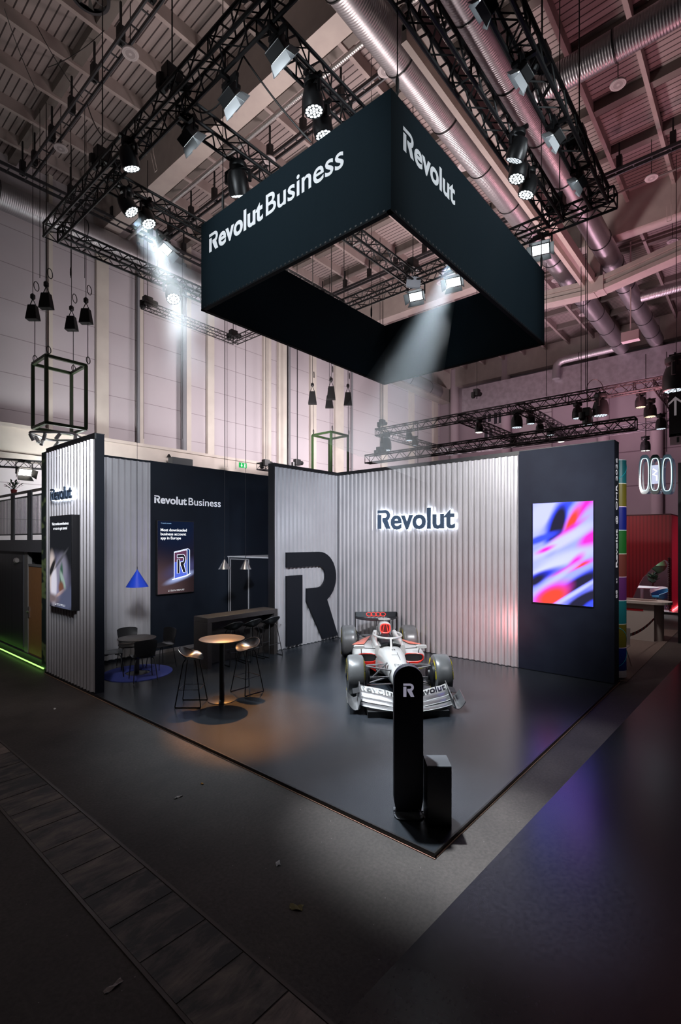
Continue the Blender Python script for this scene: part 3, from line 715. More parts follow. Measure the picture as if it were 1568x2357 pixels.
# front to cockpit
q = MB(); q.loft([sec(1.10, .05, .20, .25), sec(1.05, .085, .175, .285), sec(.85, .115, .195, .36), sec(.55, .14, .22, .455), sec(.2, .17, .225, .545), sec(-.15, .195, .215, .60, 3), sec(-.5, .225, .19, .635, 3.2), sec(-.85, .255, .15, .655, 3.4, top=.9), sec(-1.0, .27, .12, .655, 3.4, top=.86)])
cb_(q, 'nose_and_chassis', wht)
# cockpit sides and engine cover
q = MB(); q.loft([sec(-.98, .285, .1, .50, 3.2), sec(-1.3, .30, .1, .53, 3.2), sec(-1.7, .30, .1, .60, 3), sec(-1.9, .30, .1, .66, 2.6, top=.7), sec(-2.3, .27, .1, .70, 2.4, top=.5), sec(-2.8, .17, .12, .58, 2.2, top=.5), sec(-3.3, .07, .2, .42, 2.2)])
cb_(q, 'engine_cover', wht)
for s_ in (-1, 1):
    q = MB(); q.loft([sec(-.98, .045, .44, .66, 3, yc=s_*.245), sec(-1.25, .05, .44, .69, 3, yc=s_*.255), sec(-1.55, .06, .46, .74, 3, yc=s_*.25), sec(-1.85, .06, .5, .80, 3, yc=s_*.20)])
    cb_(q, 'cockpit_side', wht)
q = MB(); q.box(-1.72, -.98, -.20, .20, .40, .545); cb_(q, 'cockpit_well', M('cockpit_black', (.006, .007, .008), .6), False)
q = MB(); q.loft([sec(-1.45, .12, .54, .62, 3), sec(-1.62, .14, .5, .70, 3), sec(-1.75, .16, .5, .76, 3)]); cb_(q, 'headrest', carbon)
# roll hoop and intake
q = MB(); q.loft([sec(-1.74, .105, .75, .95, 3), sec(-1.78, .125, .725, .97, 3), sec(-1.95, .13, .66, .97, 2.6), sec(-2.3, .085, .60, .91, 2.4), sec(-2.8, .05, .5, .78, 2.2), sec(-3.35, .02, .4, .62, 2.2)]); cb_(q, 'air_box', wht)
q = MB(); q.tube([v+Vector((0, 0, 0)) for v in sec(-1.735, .098, .756, .942, 3)], .014, 6, closed=True); cb_(q, 'intake_ring', redl)
q = MB(); q.loft([sec(-1.737, .092, .762, .936, 3), sec(-1.732, .090, .764, .934, 3)]); cb_(q, 'intake_mouth', M('intake_red_dark', (.10, .004, .004), .5))
q = MB(); q.beam((-1.726, -.025, .928), (-1.726, -.055, .776), .006, .012).beam((-1.726, .025, .928), (-1.726, .055, .776), .006, .012); cb_(q, 'intake_struts', redl, False)
q = MB(); q.loft([sec(-1.88, .13, 1.0, 1.035, 3), sec(-1.98, .13, 1.0, 1.03, 3)]); q.beam((-1.93, 0, .95), (-1.93, 0, 1.01), .02, .04); q.tube([(-1.9, 0, 1.03), (-1.9, 0, 1.07)], .008, 6); cb_(q, 'camera_bar', wht)
q = MB()
for s_ in (-1, 1): q.tube([(-1.76, s_*.08, .80), (-1.70, s_*.10, .74), (-1.72, s_*.13, .68)], .014, 6)
cb_(q, 'roll_hoop_tubes', slv)
# halo
q = MB(); hp = []
for k in range(25):
    a = R(-118+236*k/24); hp.append((-1.42+.50*cos(a)*1.0, .275*sin(a), .80-.035*(1-cos(a))*.5))
q.tube(hp, .021, 8); q.tube([(-.925, 0, .80), (-.87, 0, .74), (-.82, 0, .62)], [.021, .019, .026], 8); q.tube([(-1.66, .245, .765), (-1.74, .275, .66)], .028, 8); q.tube([(-1.66, -.245, .765), (-1.74, -.275, .66)], .028, 8)
cb_(q, 'halo', wht)
q = MB(); q.grid([[(-1.0+.12*z_, .19*y_, .62+.10*z_-.03*y_*y_) for y_ in (-1, -.5, 0, .5, 1)] for z_ in (0, 1)]); cb_(q, 'wind_screen', M('visor_dark', (.02, .025, .03), .1))
# mirrors
for s_ in (-1, 1):
    q = MB(); q.loft([sec(-.93, .095, .605, .66, 4, yc=s_*.60), sec(-.99, .105, .60, .667, 4, yc=s_*.60)]); m_ = cb_(q, 'mirror', wht)
    q = MB(); q.tube([(-.96, s_*.29, .60), (-.96, s_*.52, .615)], .008, 5).tube([(-.98, s_*.56, .60), (-1.02, s_*.55, .50)], .008, 5); cb_(q, 'mirror_stay', carbon, par=m_)
# side pods
for s_ in (-1, 1):
    def ps(x, yi, yo, zb, zt, e=3.2): return sec(x, (yo*.93-yi)/2, zb, zt, e, yc=s_*(yi+yo*.93)/2)
    q = MB(); q.loft([ps(-1.02, .25, .70, .33, .50, 3), ps(-1.1, .25, .74, .29, .525), ps(-1.45, .2, .76, .2, .56), ps(-1.9, .15, .70, .14, .56), ps(-2.4, .1, .52, .12, .50, 2.6), ps(-2.95, .05, .28, .14, .36, 2.4)]); sp_ = cb_(q, 'side_pod', wht)
    q = MB(); q.loft([ps(-1.012, .265, .675, .345, .487, 3), ps(-1.008, .265, .675, .345, .487, 3)]); cb_(q, 'inlet', M('inlet_black', (.006, .006, .007), .6), par=sp_)
    q = MB(); q.tube(ps(-1.01, .258, .69, .335, .495, 3), .012, 6, closed=True); cb_(q, 'inlet_rim', red, par=sp_)
    q = MB(); q.slab([[(-.985, s_*.275, .34), (-.985, s_*.45, .338), (-.985, s_*.60, .334)][::s_], [(-.99, s_*.275, .24), (-.99, s_*.42, .26), (-.99, s_*.57, .325)][::s_], [(-.995, s_*.275, .15), (-.995, s_*.34, .19), (-.995, s_*.54, .315)][::s_]], .01); cb_(q, 'undercut', red, par=sp_)
    q = MB(); q.slab([[(-1.5-.35*i, s_*(.70-.10*i), .572-.03*i), (-1.5-.35*i, s_*(.46-.08*i), .585-.01*i)][::s_] for i in range(4)], .004); cb_(q, 'red_flash', M('car_red_fade', (.66, .16, .11), .3), par=sp_)
# floor
q = MB(); q.loft([[Vector((x, y, z)) for y, z in ((-w, .05), (w, .05), (w, .075), (-w, .075))] for x, w in ((-.75, .30), (-.95, .62), (-1.3, .76), (-2.3, .74), (-2.7, .55), (-3.2, .5))]); cb_(q, 'floor_tray', carbon, False)
# wheels
XR_ = -2.98
def wheel(x, y, w, rad, s_):
    q = MB(); h = w/2
    prof = [(rad*.60, -h*.93), (rad*.70, -h), (rad*.86, -h*.985), (rad*.955, -h*.86), (rad*.99, -h*.66), (rad, -h*.35), (rad, h*.35), (rad*.99, h*.66), (rad*.955, h*.86), (rad*.86, h*.985), (rad*.70, h), (rad*.60, h*.93)]
    q.lathe(prof+[prof[0]], 48, (x, y, rad), (0, 1, 0), False, False); ty = cb_(q, 'tyre', rub)
    for sd in (-1, 1):
        q = MB(); n = 60; r0, r1 = rad*.765, rad*.885; yy = y+sd*(h*1.005)
        for a0, a1 in ((0, 26), (30, 34), (37, 41), (44, 70), (120, 146), (150, 154), (157, 161), (164, 190), (240, 266), (270, 274), (277, 281), (284, 310)):
            st_ = max(1, int((a1-a0)/3))
            q.grid([[(x+r_*cos(R(a0+(a1-a0)*i/st_)), yy+sd*.002, rad+r_*sin(R(a0+(a1-a0)*i/st_))) for i in range(st_+1)] for r_ in (r0, r1)])
        cb_(q, 'yellow_sidewall_mark', yel, False, par=ty)
    q = MB(); o_ = y+s_*h*.86
    q.lathe([(rad*.62, -.01), (rad*.60, .012), (rad*.30, .030), (rad*.16, .022), (rad*.10, .04), (rad*.01, .04)], 36, (x, o_, rad), (0, s_, 0)); rm = cb_(q, 'wheel_cover', M('rim_black', (.012, .012, .014), .3, .4))
    q = MB(); q.lathe([(rad*.60, .013), (rad*.56, .020), (rad*.54, .019)], 36, (x, o_, rad), (0, s_, 0), False, False); cb_(q, 'rim_ring', slv, par=rm)
    q = MB(); q.lathe([(rad*.60, 0), (rad*.58, .05), (rad*.38, .09), (rad*.36, .12)], 30, (x, y-s_*h*.85, rad), (0, -s_, 0)); cb_(q, 'brake_duct', carbon)
for s_ in (-1, 1):
    wheel(0, s_*.738, .285, .352, s_); wheel(XR_, s_*.70, .335, .352, s_)
# suspension
for s_ in (-1, 1):
    q = MB()
    w_ = .60
    for a, b in (((-.18, .19, .50), (0, w_, .52)), ((.22, .15, .49), (.02, w_, .52)), ((-.22, .16, .26), (-.02, w_, .18)), ((.22, .13, .27), (.02, w_, .18)), ((.10, .15, .35), (.10, w_, .34)), ((-.03, .18, .56), (-.02, w_*.93, .20))):
        q.beam((a[0], s_*a[1], a[2]), (b[0], s_*b[1], b[2]), .045, .016)
    for a, b in (((-.25, .16, .44), (0, .60, .46)), ((.25, .12, .42), (0, .60, .46)), ((-.3, .12, .24), (0, .6, .2)), ((.2, .12, .24), (0, .6, .2))):
        q.beam((XR_+a[0], s_*a[1], a[2]), (XR_+b[0], s_*b[1], b[2]), .04, .016)
    q.beam((.02, s_*.60, .14), (.02, s_*.60, .56), .05, .03)
    cb_(q, 'suspension_arms', slv, False)
q = MB(); q.loft([sec(-2.4, .16, .12, .40), sec(-3.0, .12, .14, .40), sec(-3.5, .06, .2, .32)]); cb_(q, 'gearbox', carbon)
# front wing: four curved elements
WS = .70
def fl(i, y, t):                                         # element i, span y, chord t 0..1 front to rear
    a = abs(y)/WS; sw = .27*a*a
    xl = 1.17-.088*i-sw-.02*i*a; ch_ = .108
    z0 = .10+.035*a+.030*i+.014*i*(1-(1-a)**2)+.03*sin(min(1, a*1.15)*pi)*(.35+.25*i)-.015*(1-a)*i
    return Vector((xl-ch_*t, y, z0+(.022+.014*i)*t+.010*sin(pi*t)))
el = []
for i in range(4):
    rows = [[fl(i, -WS+2*WS*k/36, t) for t in (1, .75, .5, .25, 0)] for k in range(37)]
    q = MB(); q.slab(rows, .008); el.append(cb_(q, 'front_wing_element', slv if i < 3 else wht))
q = MB()
for i in range(4): q.tube([fl(i, -WS+2*WS*k/36, 0)+Vector((.002, 0, .003)) for k in range(37)], .006, 5)
cb_(q, 'wing_edge_lines', M('edge_bright', (.8, .8, .8), .3))
me = text_me('evolut', .02); b0, b1 = bounds(me)
def put(me, b0, b1, y_start, length, hgt):
    def mp(v):
        y = y_start-(v.co.x-b0)/(b1-b0)*length; t = .90-(v.co.y/CAP)*hgt; tt = fl(3, y, t); return tt+Vector((.004, 0, .010))
    return [mp(v) for v in me.vertices], [tuple(p.vertices) for p in me.polygons]
# image left is the driver's right (-y): the word reads from -y to +y when seen from ahead
def put2(me, b0, b1, y_start, length, hgt):
    def mp(v):
        y = y_start+(v.co.x-b0)/(b1-b0)*length; t = .92-.0-(1-0)*((1-v.co.y/CAP))*0-(CAP-v.co.y)/CAP*0-0; tt = fl(3, y, .06+.86*(v.co.y/CAP)); return tt+Vector((.006, 0, .016))
    return [mp(v) for v in me.vertices], [tuple(p.vertices) for p in me.polygons]
for ys in (-.70, .12):
    fw_ = MB(); fw_.add(*put2(me, b0, b1, ys+.094, .46, .7))
    for pts in (R_STEM, r_bowl()):
        n0 = [fl(3, ys+.095*px_, .06+.86*py_)+Vector((.006, 0, .016)) for px_, py_ in pts]
        from mathutils.geometry import tessellate_polygon
        tri = tessellate_polygon([[Vector((p[0], p[1], 0)) for p in pts]])
        fw_.add(n0, [t if (pts[t[1]][0]-pts[t[0]][0])*(pts[t[2]][1]-pts[t[0]][1])-(pts[t[1]][1]-pts[t[0]][1])*(pts[t[2]][0]-pts[t[0]][0]) > 0 else t[::-1] for t in tri])
    cb_(fw_, 'wing_lettering', M('decal_black', (.01, .01, .012), .4), False, par=el[3])
bpy.data.meshes.remove(me)
for s_ in (-1, 1):
    q = MB(); q.slab([[(.93-.48*t, s_*(WS+.01+.05*(1-zz)), .08+.02*t+(.16+.12*t)*zz) for zz in (0, .35, .7, 1)][::s_] for t in (0, .25, .5, .75, 1)], .012); ep = cb_(q, 'front_wing_endplate', slv)
    q = MB(); q.slab([[(.90-.12*i, s_*(WS+.02+.20*k/5), .09+.07*((k/5)**2)*1.2-.05*sin(pi*k/5)+.03*i) for k in range(6)][::s_] for i in range(4)], .01); cb_(q, 'dive_plane', slv, par=ep)
    q = MB(); q.slab([[(.70-.07*i, s_*(WS+.01+.11*k/3), .27+.02*i-.02*k/3) for k in range(4)][::s_] for i in range(3)], .008); cb_(q, 'winglet', carbon, par=ep)
q = MB(); q.box(.40, 1.06, -.62, .62, .0, .09); cb_(q, 'under_wing_box', matt_black, False)  # black box filling the space under the front wing
# rear wing
RX = XR_-.52
q = MB(); q.slab([[(RX+.16-.17*t, y, .80-.06*(1-(y/.5)**2)+.012*t*0+.035*t) for t in (1, .5, 0)] for y in [-.5+.05*k for k in range(21)]], .012); rw1 = cb_(q, 'rear_wing_mainplane', carbon)
q = MB(); fr_ = [[(RX+.02-.10*t, y, .815+.11*t) for t in (1, .5, 0)] for y in [-.5+.05*k for k in range(21)]]; q.slab(fr_, .010); fl2 = cb_(q, 'rear_wing_flap', carbon)
for s_ in (-1, 1):
    q = MB(); q.slab([[(RX+.10-.20*t, s_*(.51-.0*zz if zz > .35 else .51-.28*((.35-zz)/.35)**1.6), .30+.63*zz) for zz in (0, .12, .24, .35, .6, .85, 1)][::s_] for t in (0, .5, 1)], .012); cb_(q, 'rear_wing_endplate', M('endplate_black', (.005, .005, .006), .6, spec=.2))
q = MB(); q.beam((RX+.15, .0, .35), (RX+.10, 0, .78), .02, .10); cb_(q, 'rear_wing_pylon', carbon, False)
q = MB()
for yc in (-.165, -.055, .055, .165):
    q.tube([(RX+.02-.10*t+.010, yc+.068*cos(2*pi*k/28), .815+.11*t+.008) for k in range(28) for t in (.5+.36*sin(2*pi*k/28),)], .0065, 5, closed=True)
cb_(q, 'flap_rings', redl, par=fl2)
q = MB()
text(q, 'Perk', (.17, -.085, .565), (0, 1, 0), (-.98, 0, .18), .05, ext=.0005, width=.17)
text(q, '13', (-.60, -.02, .655), (0, 1, 0), (-.98, 0, .06), .06, bold=.03, ext=.0005, width=.06)
q.beam((-.08, .05, .60), (-.45, .05, .643), .006, .004).beam((-.30, -.07, .632), (-.30, .05, .632), .006, .004)
cb_(q, 'nose_decals', M('decal_black', (.01, .01, .012), .4), False)

# ------------------------------------------------------------------ hanging fabric cube
U0, V0, U1, V1, ZB, ZT = .987, 1.1335, 6.1626, 4.9543, 6.5346, 7.9326
fab = M('dark_fabric', (.0042, .0108, .0155), .85, col2=(.0050, .0120, .0170), ns=40, spec=.12)
inn_ = M('dark_fabric_inside', (.014, .027, .034), .8, col2=(.017, .031, .039), ns=40)
hc = thing('hanging_banner_cube', 'huge dark fabric banner frame hanging over the stand with white lettering', 'hanging banner', ((U0+U1)/2, (V0+V1)/2, ZB))
tk = .05
for (nm, x0, x1, y0, y1) in (('side', U0, U0+tk, V0, V1), ('side', U1-tk, U1, V0, V1), ('side', U0+tk, U1-tk, V0, V0+tk), ('side', U0+tk, U1-tk, V1-tk, V1)):
    MB().box(x0, x1, y0, y1, ZB, ZT).build('banner_side', fab, hc)
q = MB()
for k in range(60):
    x = U0+.1+k*(U1-U0-.2)/59; q.box(x-.014, x+.014, V0-.004, V0+.01, ZB+.006, ZB+.026)
for k in range(44):
    y = V0+.1+k*(V1-V0-.2)/43; q.box(U0-.004, U0+.01, y-.014, y+.014, ZB+.006, ZB+.026)
q.build('eyelet_trim', matt_black, hc)
q = MB()
for x0, x1, y0, y1 in ((U0-.004, U1+.004, V0-.004, V0+.06), (U0-.004, U1+.004, V1-.06, V1+.004), (U0-.004, U0+.06, V0, V1), (U1-.06, U1+.004, V0, V1)): q.box(x0, x1, y0, y1, ZB-.02, ZB)
q.build('lower_frame', M('frame_anthracite', (.004, .004, .005), .7, spec=.1), hc)
q = MB(); wordmark(q, (U0-.001, 4.725, 7.385), (0, -1, 0), (0, 0, 1), .295, 1.335, .002, .029)
text(q, 'Business', (U0-.001, 3.325, 7.385), (0, -1, 0), (0, 0, 1), .292, bold=.012, ext=.001, width=1.475)
lit = M('banner_white', (.88, .88, .89), .6)
q.build('front_lettering', lit, hc)
q = MB(); wordmark(q, (1.236, V0-.001, 7.365), (1, 0, 0), (0, 0, 1), .285, 1.292, .002, .029)
q.build('side_lettering', lit, hc)
# ------------------------------------------------------------------ lattice trusses
def truss(name, label, p0, p1, s=.25, group=None, r=.026, mat=None, ends=True, step=None):
    """Box truss; p0-p1 is the middle of its underside."""
    p0 = Vector(p0); p1 = Vector(p1); mat = mat or truss_black
    d = (p1-p0); Lg = d.length; d.normalize(); up = Vector((0, 0, 1)); sd = d.cross(up).normalized(); up = sd.cross(d)
    t = thing(name, label, 'lighting truss', p0, 0, group)
    cs = [sd*(a*s/2)+up*b for a in (-1, 1) for b in (0, s)]
    for c in cs: MB().tube([p0+c, p1+c], r, 7).build('chord', mat, t, smooth=True)
    q = MB(); st_ = step or s*.9; n = max(2, int(Lg/st_)); st_ = Lg/n
    for a, b in ((0, 1), (1, 3), (3, 2), (2, 0)):
        for i in range(n):
            A, B = (a, b) if i % 2 == 0 else (b, a)
            q.tube([p0+cs[A]+d*(i*st_), p0+cs[B]+d*((i+1)*st_)], r*.46, 4, cap=False)
    k = 0.0
    while k <= Lg+.01:
        for a, b in ((0, 1), (1, 3), (3, 2), (2, 0)): q.tube([p0+cs[a]+d*k, p0+cs[b]+d*k], r*.55, 4, cap=False)
        k += Lg/max(1, round(Lg/2.0))
    q.build('lacing', mat, t)
    return t
ZB_ = 9.0; TG = 'main rig trusses over the stand'
truss('box_truss', 'long black truss along the left front edge of the rig', (.16, -2.5, ZB_), (.16, 9.2, ZB_), .27)
truss('box_truss', 'black truss at the far right end of the rig, behind the cube', (6.66, -.0, ZB_), (6.66, 6.9, ZB_), .27)
for y, x1, lb in ((9.06, 6.6, 'black truss at the back left of the rig in front of the pale wall'), (6.74, 6.6, 'black truss with three lamps and a flood, above the light beam on the left'), (4.45, 6.55, 'black truss crossing behind the cube front, seen again through its opening'), (2.58, 6.5, 'black truss meeting the front truss at the top, just left of the cube peak')):
    truss('box_truss', lb, (.3, y, ZB_), (x1, y, ZB_), .25)
truss('box_truss', 'black truss between the two big ducts carrying three wash lamps', (-1.5, 1.03, ZB_), (6.55, 1.03, ZB_), .28, r=.03)
truss('box_truss', 'outermost black truss on the right side of the rig with barn-door panels', (-1.5, .24, ZB_), (6.52, .24, ZB_), .29, r=.031)
# chain hoists standing on the rig
hm = M('hoist_black', (.01, .01, .011), .45)
def hoist(x, y, z, label, ztop=13.9):
    t = thing('chain_hoist', label, 'chain hoist', (x, y, z))
    MB().box(x-.13, x+.13, y-.09, y+.09, z+.12, z+.36).lathe([(.085, 0), (.085, .16)], 14, (x+.13, y, z+.24), (1, 0, 0)).build('motor_body', hm, t, bevel=.01)
    MB().tube([(x, y, z), (x, y, z+.13)], .018, 6).build('hook', hm, t)
    MB().tube([(x, y, z+.36), (x, y, ztop)], .011, 5).build('chain', hm, t)
    MB().lathe([(.05, 0), (.09, .05), (.09, .22)], 10, (x-.1, y+.1, z+.02)).build('chain_bag', hm, t)
for x, y, lb in ((.16, 6.75, 'chain hoist on the front truss above the upper left wash lamp'), (.16, 4.45, 'chain hoist at the second junction of the long front truss'), (.16, 2.55, 'chain hoist at the topmost junction of the long front truss'), (6.66, 1.0, 'chain hoist at the right rig corner above the bright flood'), (3.4, .24, 'chain hoist midway on the outermost right truss'), (5.2, .24, 'chain hoist near the end of the outermost right truss'), (6.66, 4.45, 'chain hoist seen through the cube at the truss junction')):
    hoist(x, y, 9.25, lb)

# ------------------------------------------------------------------ lamps on the rig
LAMPS = []
head_m = M('lamp_housing', (.010, .010, .011), .4)
flap_m = M('barn_door_lit', (.50, .52, .54), .5)  # pale colour holds the lamp's own light on the door inner faces
def wash(loc, aim, label, lit=True, s=1.0, group=None, em=None):
    """Moving-head wash lamp hanging from loc (the truss underside) and pointing along aim."""
    loc = Vector(loc); aim = Vector(aim).normalized()
    t = thing('wash_lamp', label, 'stage lamp', loc, 0, group)
    side = aim.cross(Vector((0, 0, 1)))
    side = side.normalized() if side.length > .05 else Vector((1, 0, 0))
    MB().box(loc.x-.16, loc.x+.16, loc.y-.025, loc.y+.025, loc.z-.05, loc.z-.005).box(loc.x-.025, loc.x+.025, loc.y-.16, loc.y+.16, loc.z-.05, loc.z-.005).build('clamp', head_m, t)
    MB().lathe([(.12*s, -.13*s), (.13*s, -.11*s), (.13*s, -.06*s), (.11*s, -.05*s)], 16, loc).build('base', head_m, t, smooth=True)
    piv = loc-Vector((0, 0, .33*s)); q = MB()
    q.tube([piv-side*(.185*s), loc-side*(.185*s)-Vector((0, 0, .17*s)), loc-side*(.10*s)-Vector((0, 0, .12*s)), loc+side*(.10*s)-Vector((0, 0, .12*s)), loc+side*(.185*s)-Vector((0, 0, .17*s)), piv+side*(.185*s)], .028*s, 6)
    q.build('yoke', head_m, t)
    h = MB().lathe([(.06*s, -.17*s), (.12*s, -.14*s), (.155*s, -.03*s), (.16*s, .10*s), (.152*s, .17*s), (.140*s, .178*s), (.138*s, .165*s)], 28, piv, aim).build('head', head_m, t, smooth=True)
    q = MB(); e = side; w = aim.cross(e); c0 = piv+aim*(.172*s)
    for rr, n, rad in ((0, 1, .023), (.054, 6, .022), (.108, 12, .024)):
        for k in range(n):
            a = 2*pi*k/n+.1*n; c = c0+(e*cos(a)+w*sin(a))*rr*s
            q.add([c+(e*cos(2*pi*j/10)+w*sin(2*pi*j/10))*rad*s for j in range(10)], [tuple(range(10))])
    q.build('lens_array', em or (lens_white if lit else lens_dim), t)
    return piv+aim*.24*s
def panel_lamp(loc, aim, label, s=1.0, em=None, hgt=.20, wid=.34, up=(0, 0, 1), group=None, flap=None):
    """Flat flood lamp with four barn doors."""
    loc = Vector(loc); aim = Vector(aim).normalized(); t = thing('flood_lamp', label, 'flood lamp', loc, 0, group)
    side = aim.cross(Vector(up)).normalized(); upv = side.cross(aim)
    piv = loc-Vector((0, 0, .30*s)); T = Matrix(((side.x, upv.x, aim.x, piv.x), (side.y, upv.y, aim.y, piv.y), (side.z, upv.z, aim.z, piv.z), (0, 0, 0, 1)))
    MB().box(loc.x-.16, loc.x+.16, loc.y-.025, loc.y+.025, loc.z-.06, loc.z-.005).box(loc.x-.025, loc.x+.025, loc.y-.16, loc.y+.16, loc.z-.06, loc.z-.005).build('clamp', head_m, t)
    q = MB()
    for sg in (-1, 1): q.beam(loc-Vector((0, 0, .05)), loc+side*(sg*(wid/2+.03)*s)-Vector((0, 0, .08)), .03, .02).beam(loc+side*(sg*(wid/2+.03)*s)-Vector((0, 0, .07)), piv+side*(sg*(wid/2+.03)*s), .03, .02)
    q.build('bracket', head_m, t)
    q = MB(); q.T = T; w, h = wid/2*s, hgt/2*s; q.box(-w, w, -h, h, -.10*s, .05*s); q.build('housing', head_m, t, bevel=.01)
    q = MB(); q.T = T
    for i in range(6):
        for j in range(3):
            x0 = -w*.9+i*w*1.8/6; y0 = -h*.86+j*h*1.72/3; q.box(x0+.003, x0+w*1.8/6-.003, y0+.003, y0+h*1.72/3-.003, .05*s, .053*s)
    q.build('led_face', em or lens_white, t)
    fm = flap or flap_m
    for (a, b, dx, dy) in ((w, h, 0, 1), (w, h, 0, -1), (h, w, 1, 0), (h, w, -1, 0)):
        o1 = Vector((dx*w, dy*h, .055*s)); o2 = o1+Vector((dx*.07*s, dy*.07*s, .13*s)); ex = Vector((1, 0, 0)) if dy else Vector((0, 1, 0)); ww_ = w if dy else h
        pts = [o1-ex*ww_, o1+ex*ww_, o2+ex*ww_*1.15, o2-ex*ww_*1.15]; nn = Vector((dx, dy, -.3)).normalized()*.006
        q = MB(); q.T = T; q.add(pts+[p_+nn for p_ in pts], [(0, 1, 2, 3), (7, 6, 5, 4), (0, 4, 5, 1), (1, 5, 6, 2), (2, 6, 7, 3), (3, 7, 4, 0)]); q.build('barn_door', fm, t)
    return piv+aim*.27*s
def under(u, v, drop=.42): return at(u, v, z=ZB_-drop)
def wash_at(u, v, aim_pt, label, y=None, x=None, **k):
    """Lamp whose face is seen at u, v; it hangs below the truss line x or y."""
    f = under(u, v, .45); loc = Vector((f.x if x is None else x, f.y if y is None else y, ZB_))
    piv = loc-Vector((0, 0, .33)); return wash(loc, Vector(aim_pt)-piv, label, **{'s': .9, **k}), Vector(aim_pt)
W = {}
W['a'] = wash_at(297, 385, (2.6, 6.0, 1.2), 'wash lamp under the long front truss above the first beam, upper of the left group')
W['c1'] = wash_at(292, 490, at(462, 750, dep=9.1), 'wash lamp throwing the broad misty beam on the left')
W['c2'] = wash_at(337, 518, (2.4, 3.6, .1), 'wash lamp between the beam lamp and the bright flood on the left')
W['b'] = wash_at(397, 684, (1.4, 4.2, .1), 'wash lamp hanging alone in mist below the back left truss', s=1.1)
W['d0'] = wash_at(548, 432, (4.6, 6.5, 1.5), 'wash lamp peeking over the cube top edge above the word lettering', s=1.1)
W['d1'] = wash_at(720, 255, (2.2, 2.2, .1), 'bright round wash lamp left of the cube peak, upper of two')
W['d3'] = (wash(Vector((5.5, 2.58, ZB_)), (-.12, .42, -.9), 'wash lamp hidden behind the cube side, source of the inner beam'), Vector((4.4, 6.2, 0)))
W['d2'] = wash_at(742, 312, (3.0, 2.0, .1), 'wash lamp left of the cube peak, half hidden by the cube edge')
W['e1'] = wash_at(1192, 365, (5.2, 4.6, .5), 'wash lamp turned away, topmost of the three right of the cube', em=lens_dim)
W['e2'] = wash_at(1194, 412, (3.2, 2.2, .3), 'middle wash lamp of the three right of the cube')
W['e3'] = wash_at(1217, 448, (3.9, 3.0, .3), 'lowest wash lamp of the three right of the cube')
P_ = {}
for k, (u, v, lb) in dict(p1=(598, 80, 'barn-door flood lamp at the top junction of the front truss'), p2=(487, 195, 'barn-door flood lamp midway along the front truss'), p3=(390, 292, 'barn-door flood lamp at the second junction of the front truss')).items():
    f = under(u, v, .35); P_[k] = panel_lamp((.40, f.y+.05, ZB_), (.92, -.1, -.62), lb, .85, up=(.3, .2, 1), wid=.30, hgt=.24)
for k, (u, v, lb) in dict(q0=(1140, 20, 'barn-door flood lamp cut by the top picture edge on the right truss'), q1=(1226, 180, 'barn-door flood lamp in front of the large right duct'), q2=(1302, 322, 'barn-door flood lamp midway on the outermost right truss'), q3=(1357, 425, 'barn-door flood lamp nearest the right rig corner')).items():
    f = under(u, v, .35); P_[k] = panel_lamp((f.x, .24, ZB_), (-.05, .88, -.55), lb, .75, up=(.4, 0, 1), wid=.26, hgt=.22)
for k, (u, v, lb) in dict(g1=(1241, 572, 'bright flood lamp hanging right of the cube edge'), g2=(1040, 648, 'bright flood lamp inside the cube opening where a beam starts'), g3=(955, 682, 'bright flood lamp inside the cube opening below the pale round disc')).items():
    f = under(u, v, .35); P_[k] = panel_lamp((6.66, f.y, ZB_), (-.75, -.20, -.62), lb, 1.05, flap=M('barn_door_grey', (.12, .13, .14), .5))
P_['c3'] = panel_lamp(under(377, 535, 0), (.25, -.55, -.75), 'bright rectangular flood beside the left misty beam', 1.0, wid=.36, hgt=.17)
tag(MB().rbox(-.17, .17, -.17, .17, -.02, .02, .05).build('antenna_panel', M('antenna_white', (.66, .66, .72), .5)), 'pale rounded square panel hung at the truss junction inside the cube', 'panel')
o = bpy.data.objects['antenna_panel']; o.location = at(952, 650, x=6.45); o.rotation_euler = (R(70), R(8), R(-50))

# ------------------------------------------------------------------ ducts, pipes and ceiling fittings
def duct_mat(name, axis, c1, c2):
    m, nt, b = nodes(name); b.inputs['Metallic'].default_value = .9; b.inputs['Roughness'].default_value = .40
    tc = N(nt, 'ShaderNodeTexCoord'); sx = N(nt, 'ShaderNodeSeparateXYZ'); L(nt, tc.outputs['Object'], sx.inputs[0])
    w = N(nt, 'ShaderNodeMath', operation='MULTIPLY'); w.inputs[1].default_value = 2*pi/.052; L(nt, sx.outputs['XYZ'.index(axis)], w.inputs[0])
    sn = N(nt, 'ShaderNodeMath', operation='SINE'); L(nt, w.outputs[0], sn.inputs[0])
    nz = N(nt, 'ShaderNodeTexNoise'); nz.inputs['Scale'].default_value = 1.3; L(nt, tc.outputs['Object'], nz.inputs['Vector'])
    mx = N(nt, 'ShaderNodeMix', data_type='RGBA'); mx.inputs[6].default_value = c4(c1); mx.inputs[7].default_value = c4(c2); L(nt, nz.outputs['Fac'], mx.inputs[0]); L(nt, mx.outputs[2], b.inputs['Base Color'])
    bp = N(nt, 'ShaderNodeBump'); bp.inputs['Strength'].default_value = .35; bp.inputs['Distance'].default_value = .006; L(nt, sn.outputs[0], bp.inputs['Height']); L(nt, bp.outputs[0], b.inputs['Normal'])
    return m
dx_ = duct_mat('spiral_duct_x', 'X', (.40, .39, .41), (.50, .49, .50)); dy_ = duct_mat('spiral_duct_y', 'Y', (.42, .41, .43), (.52, .51, .52))
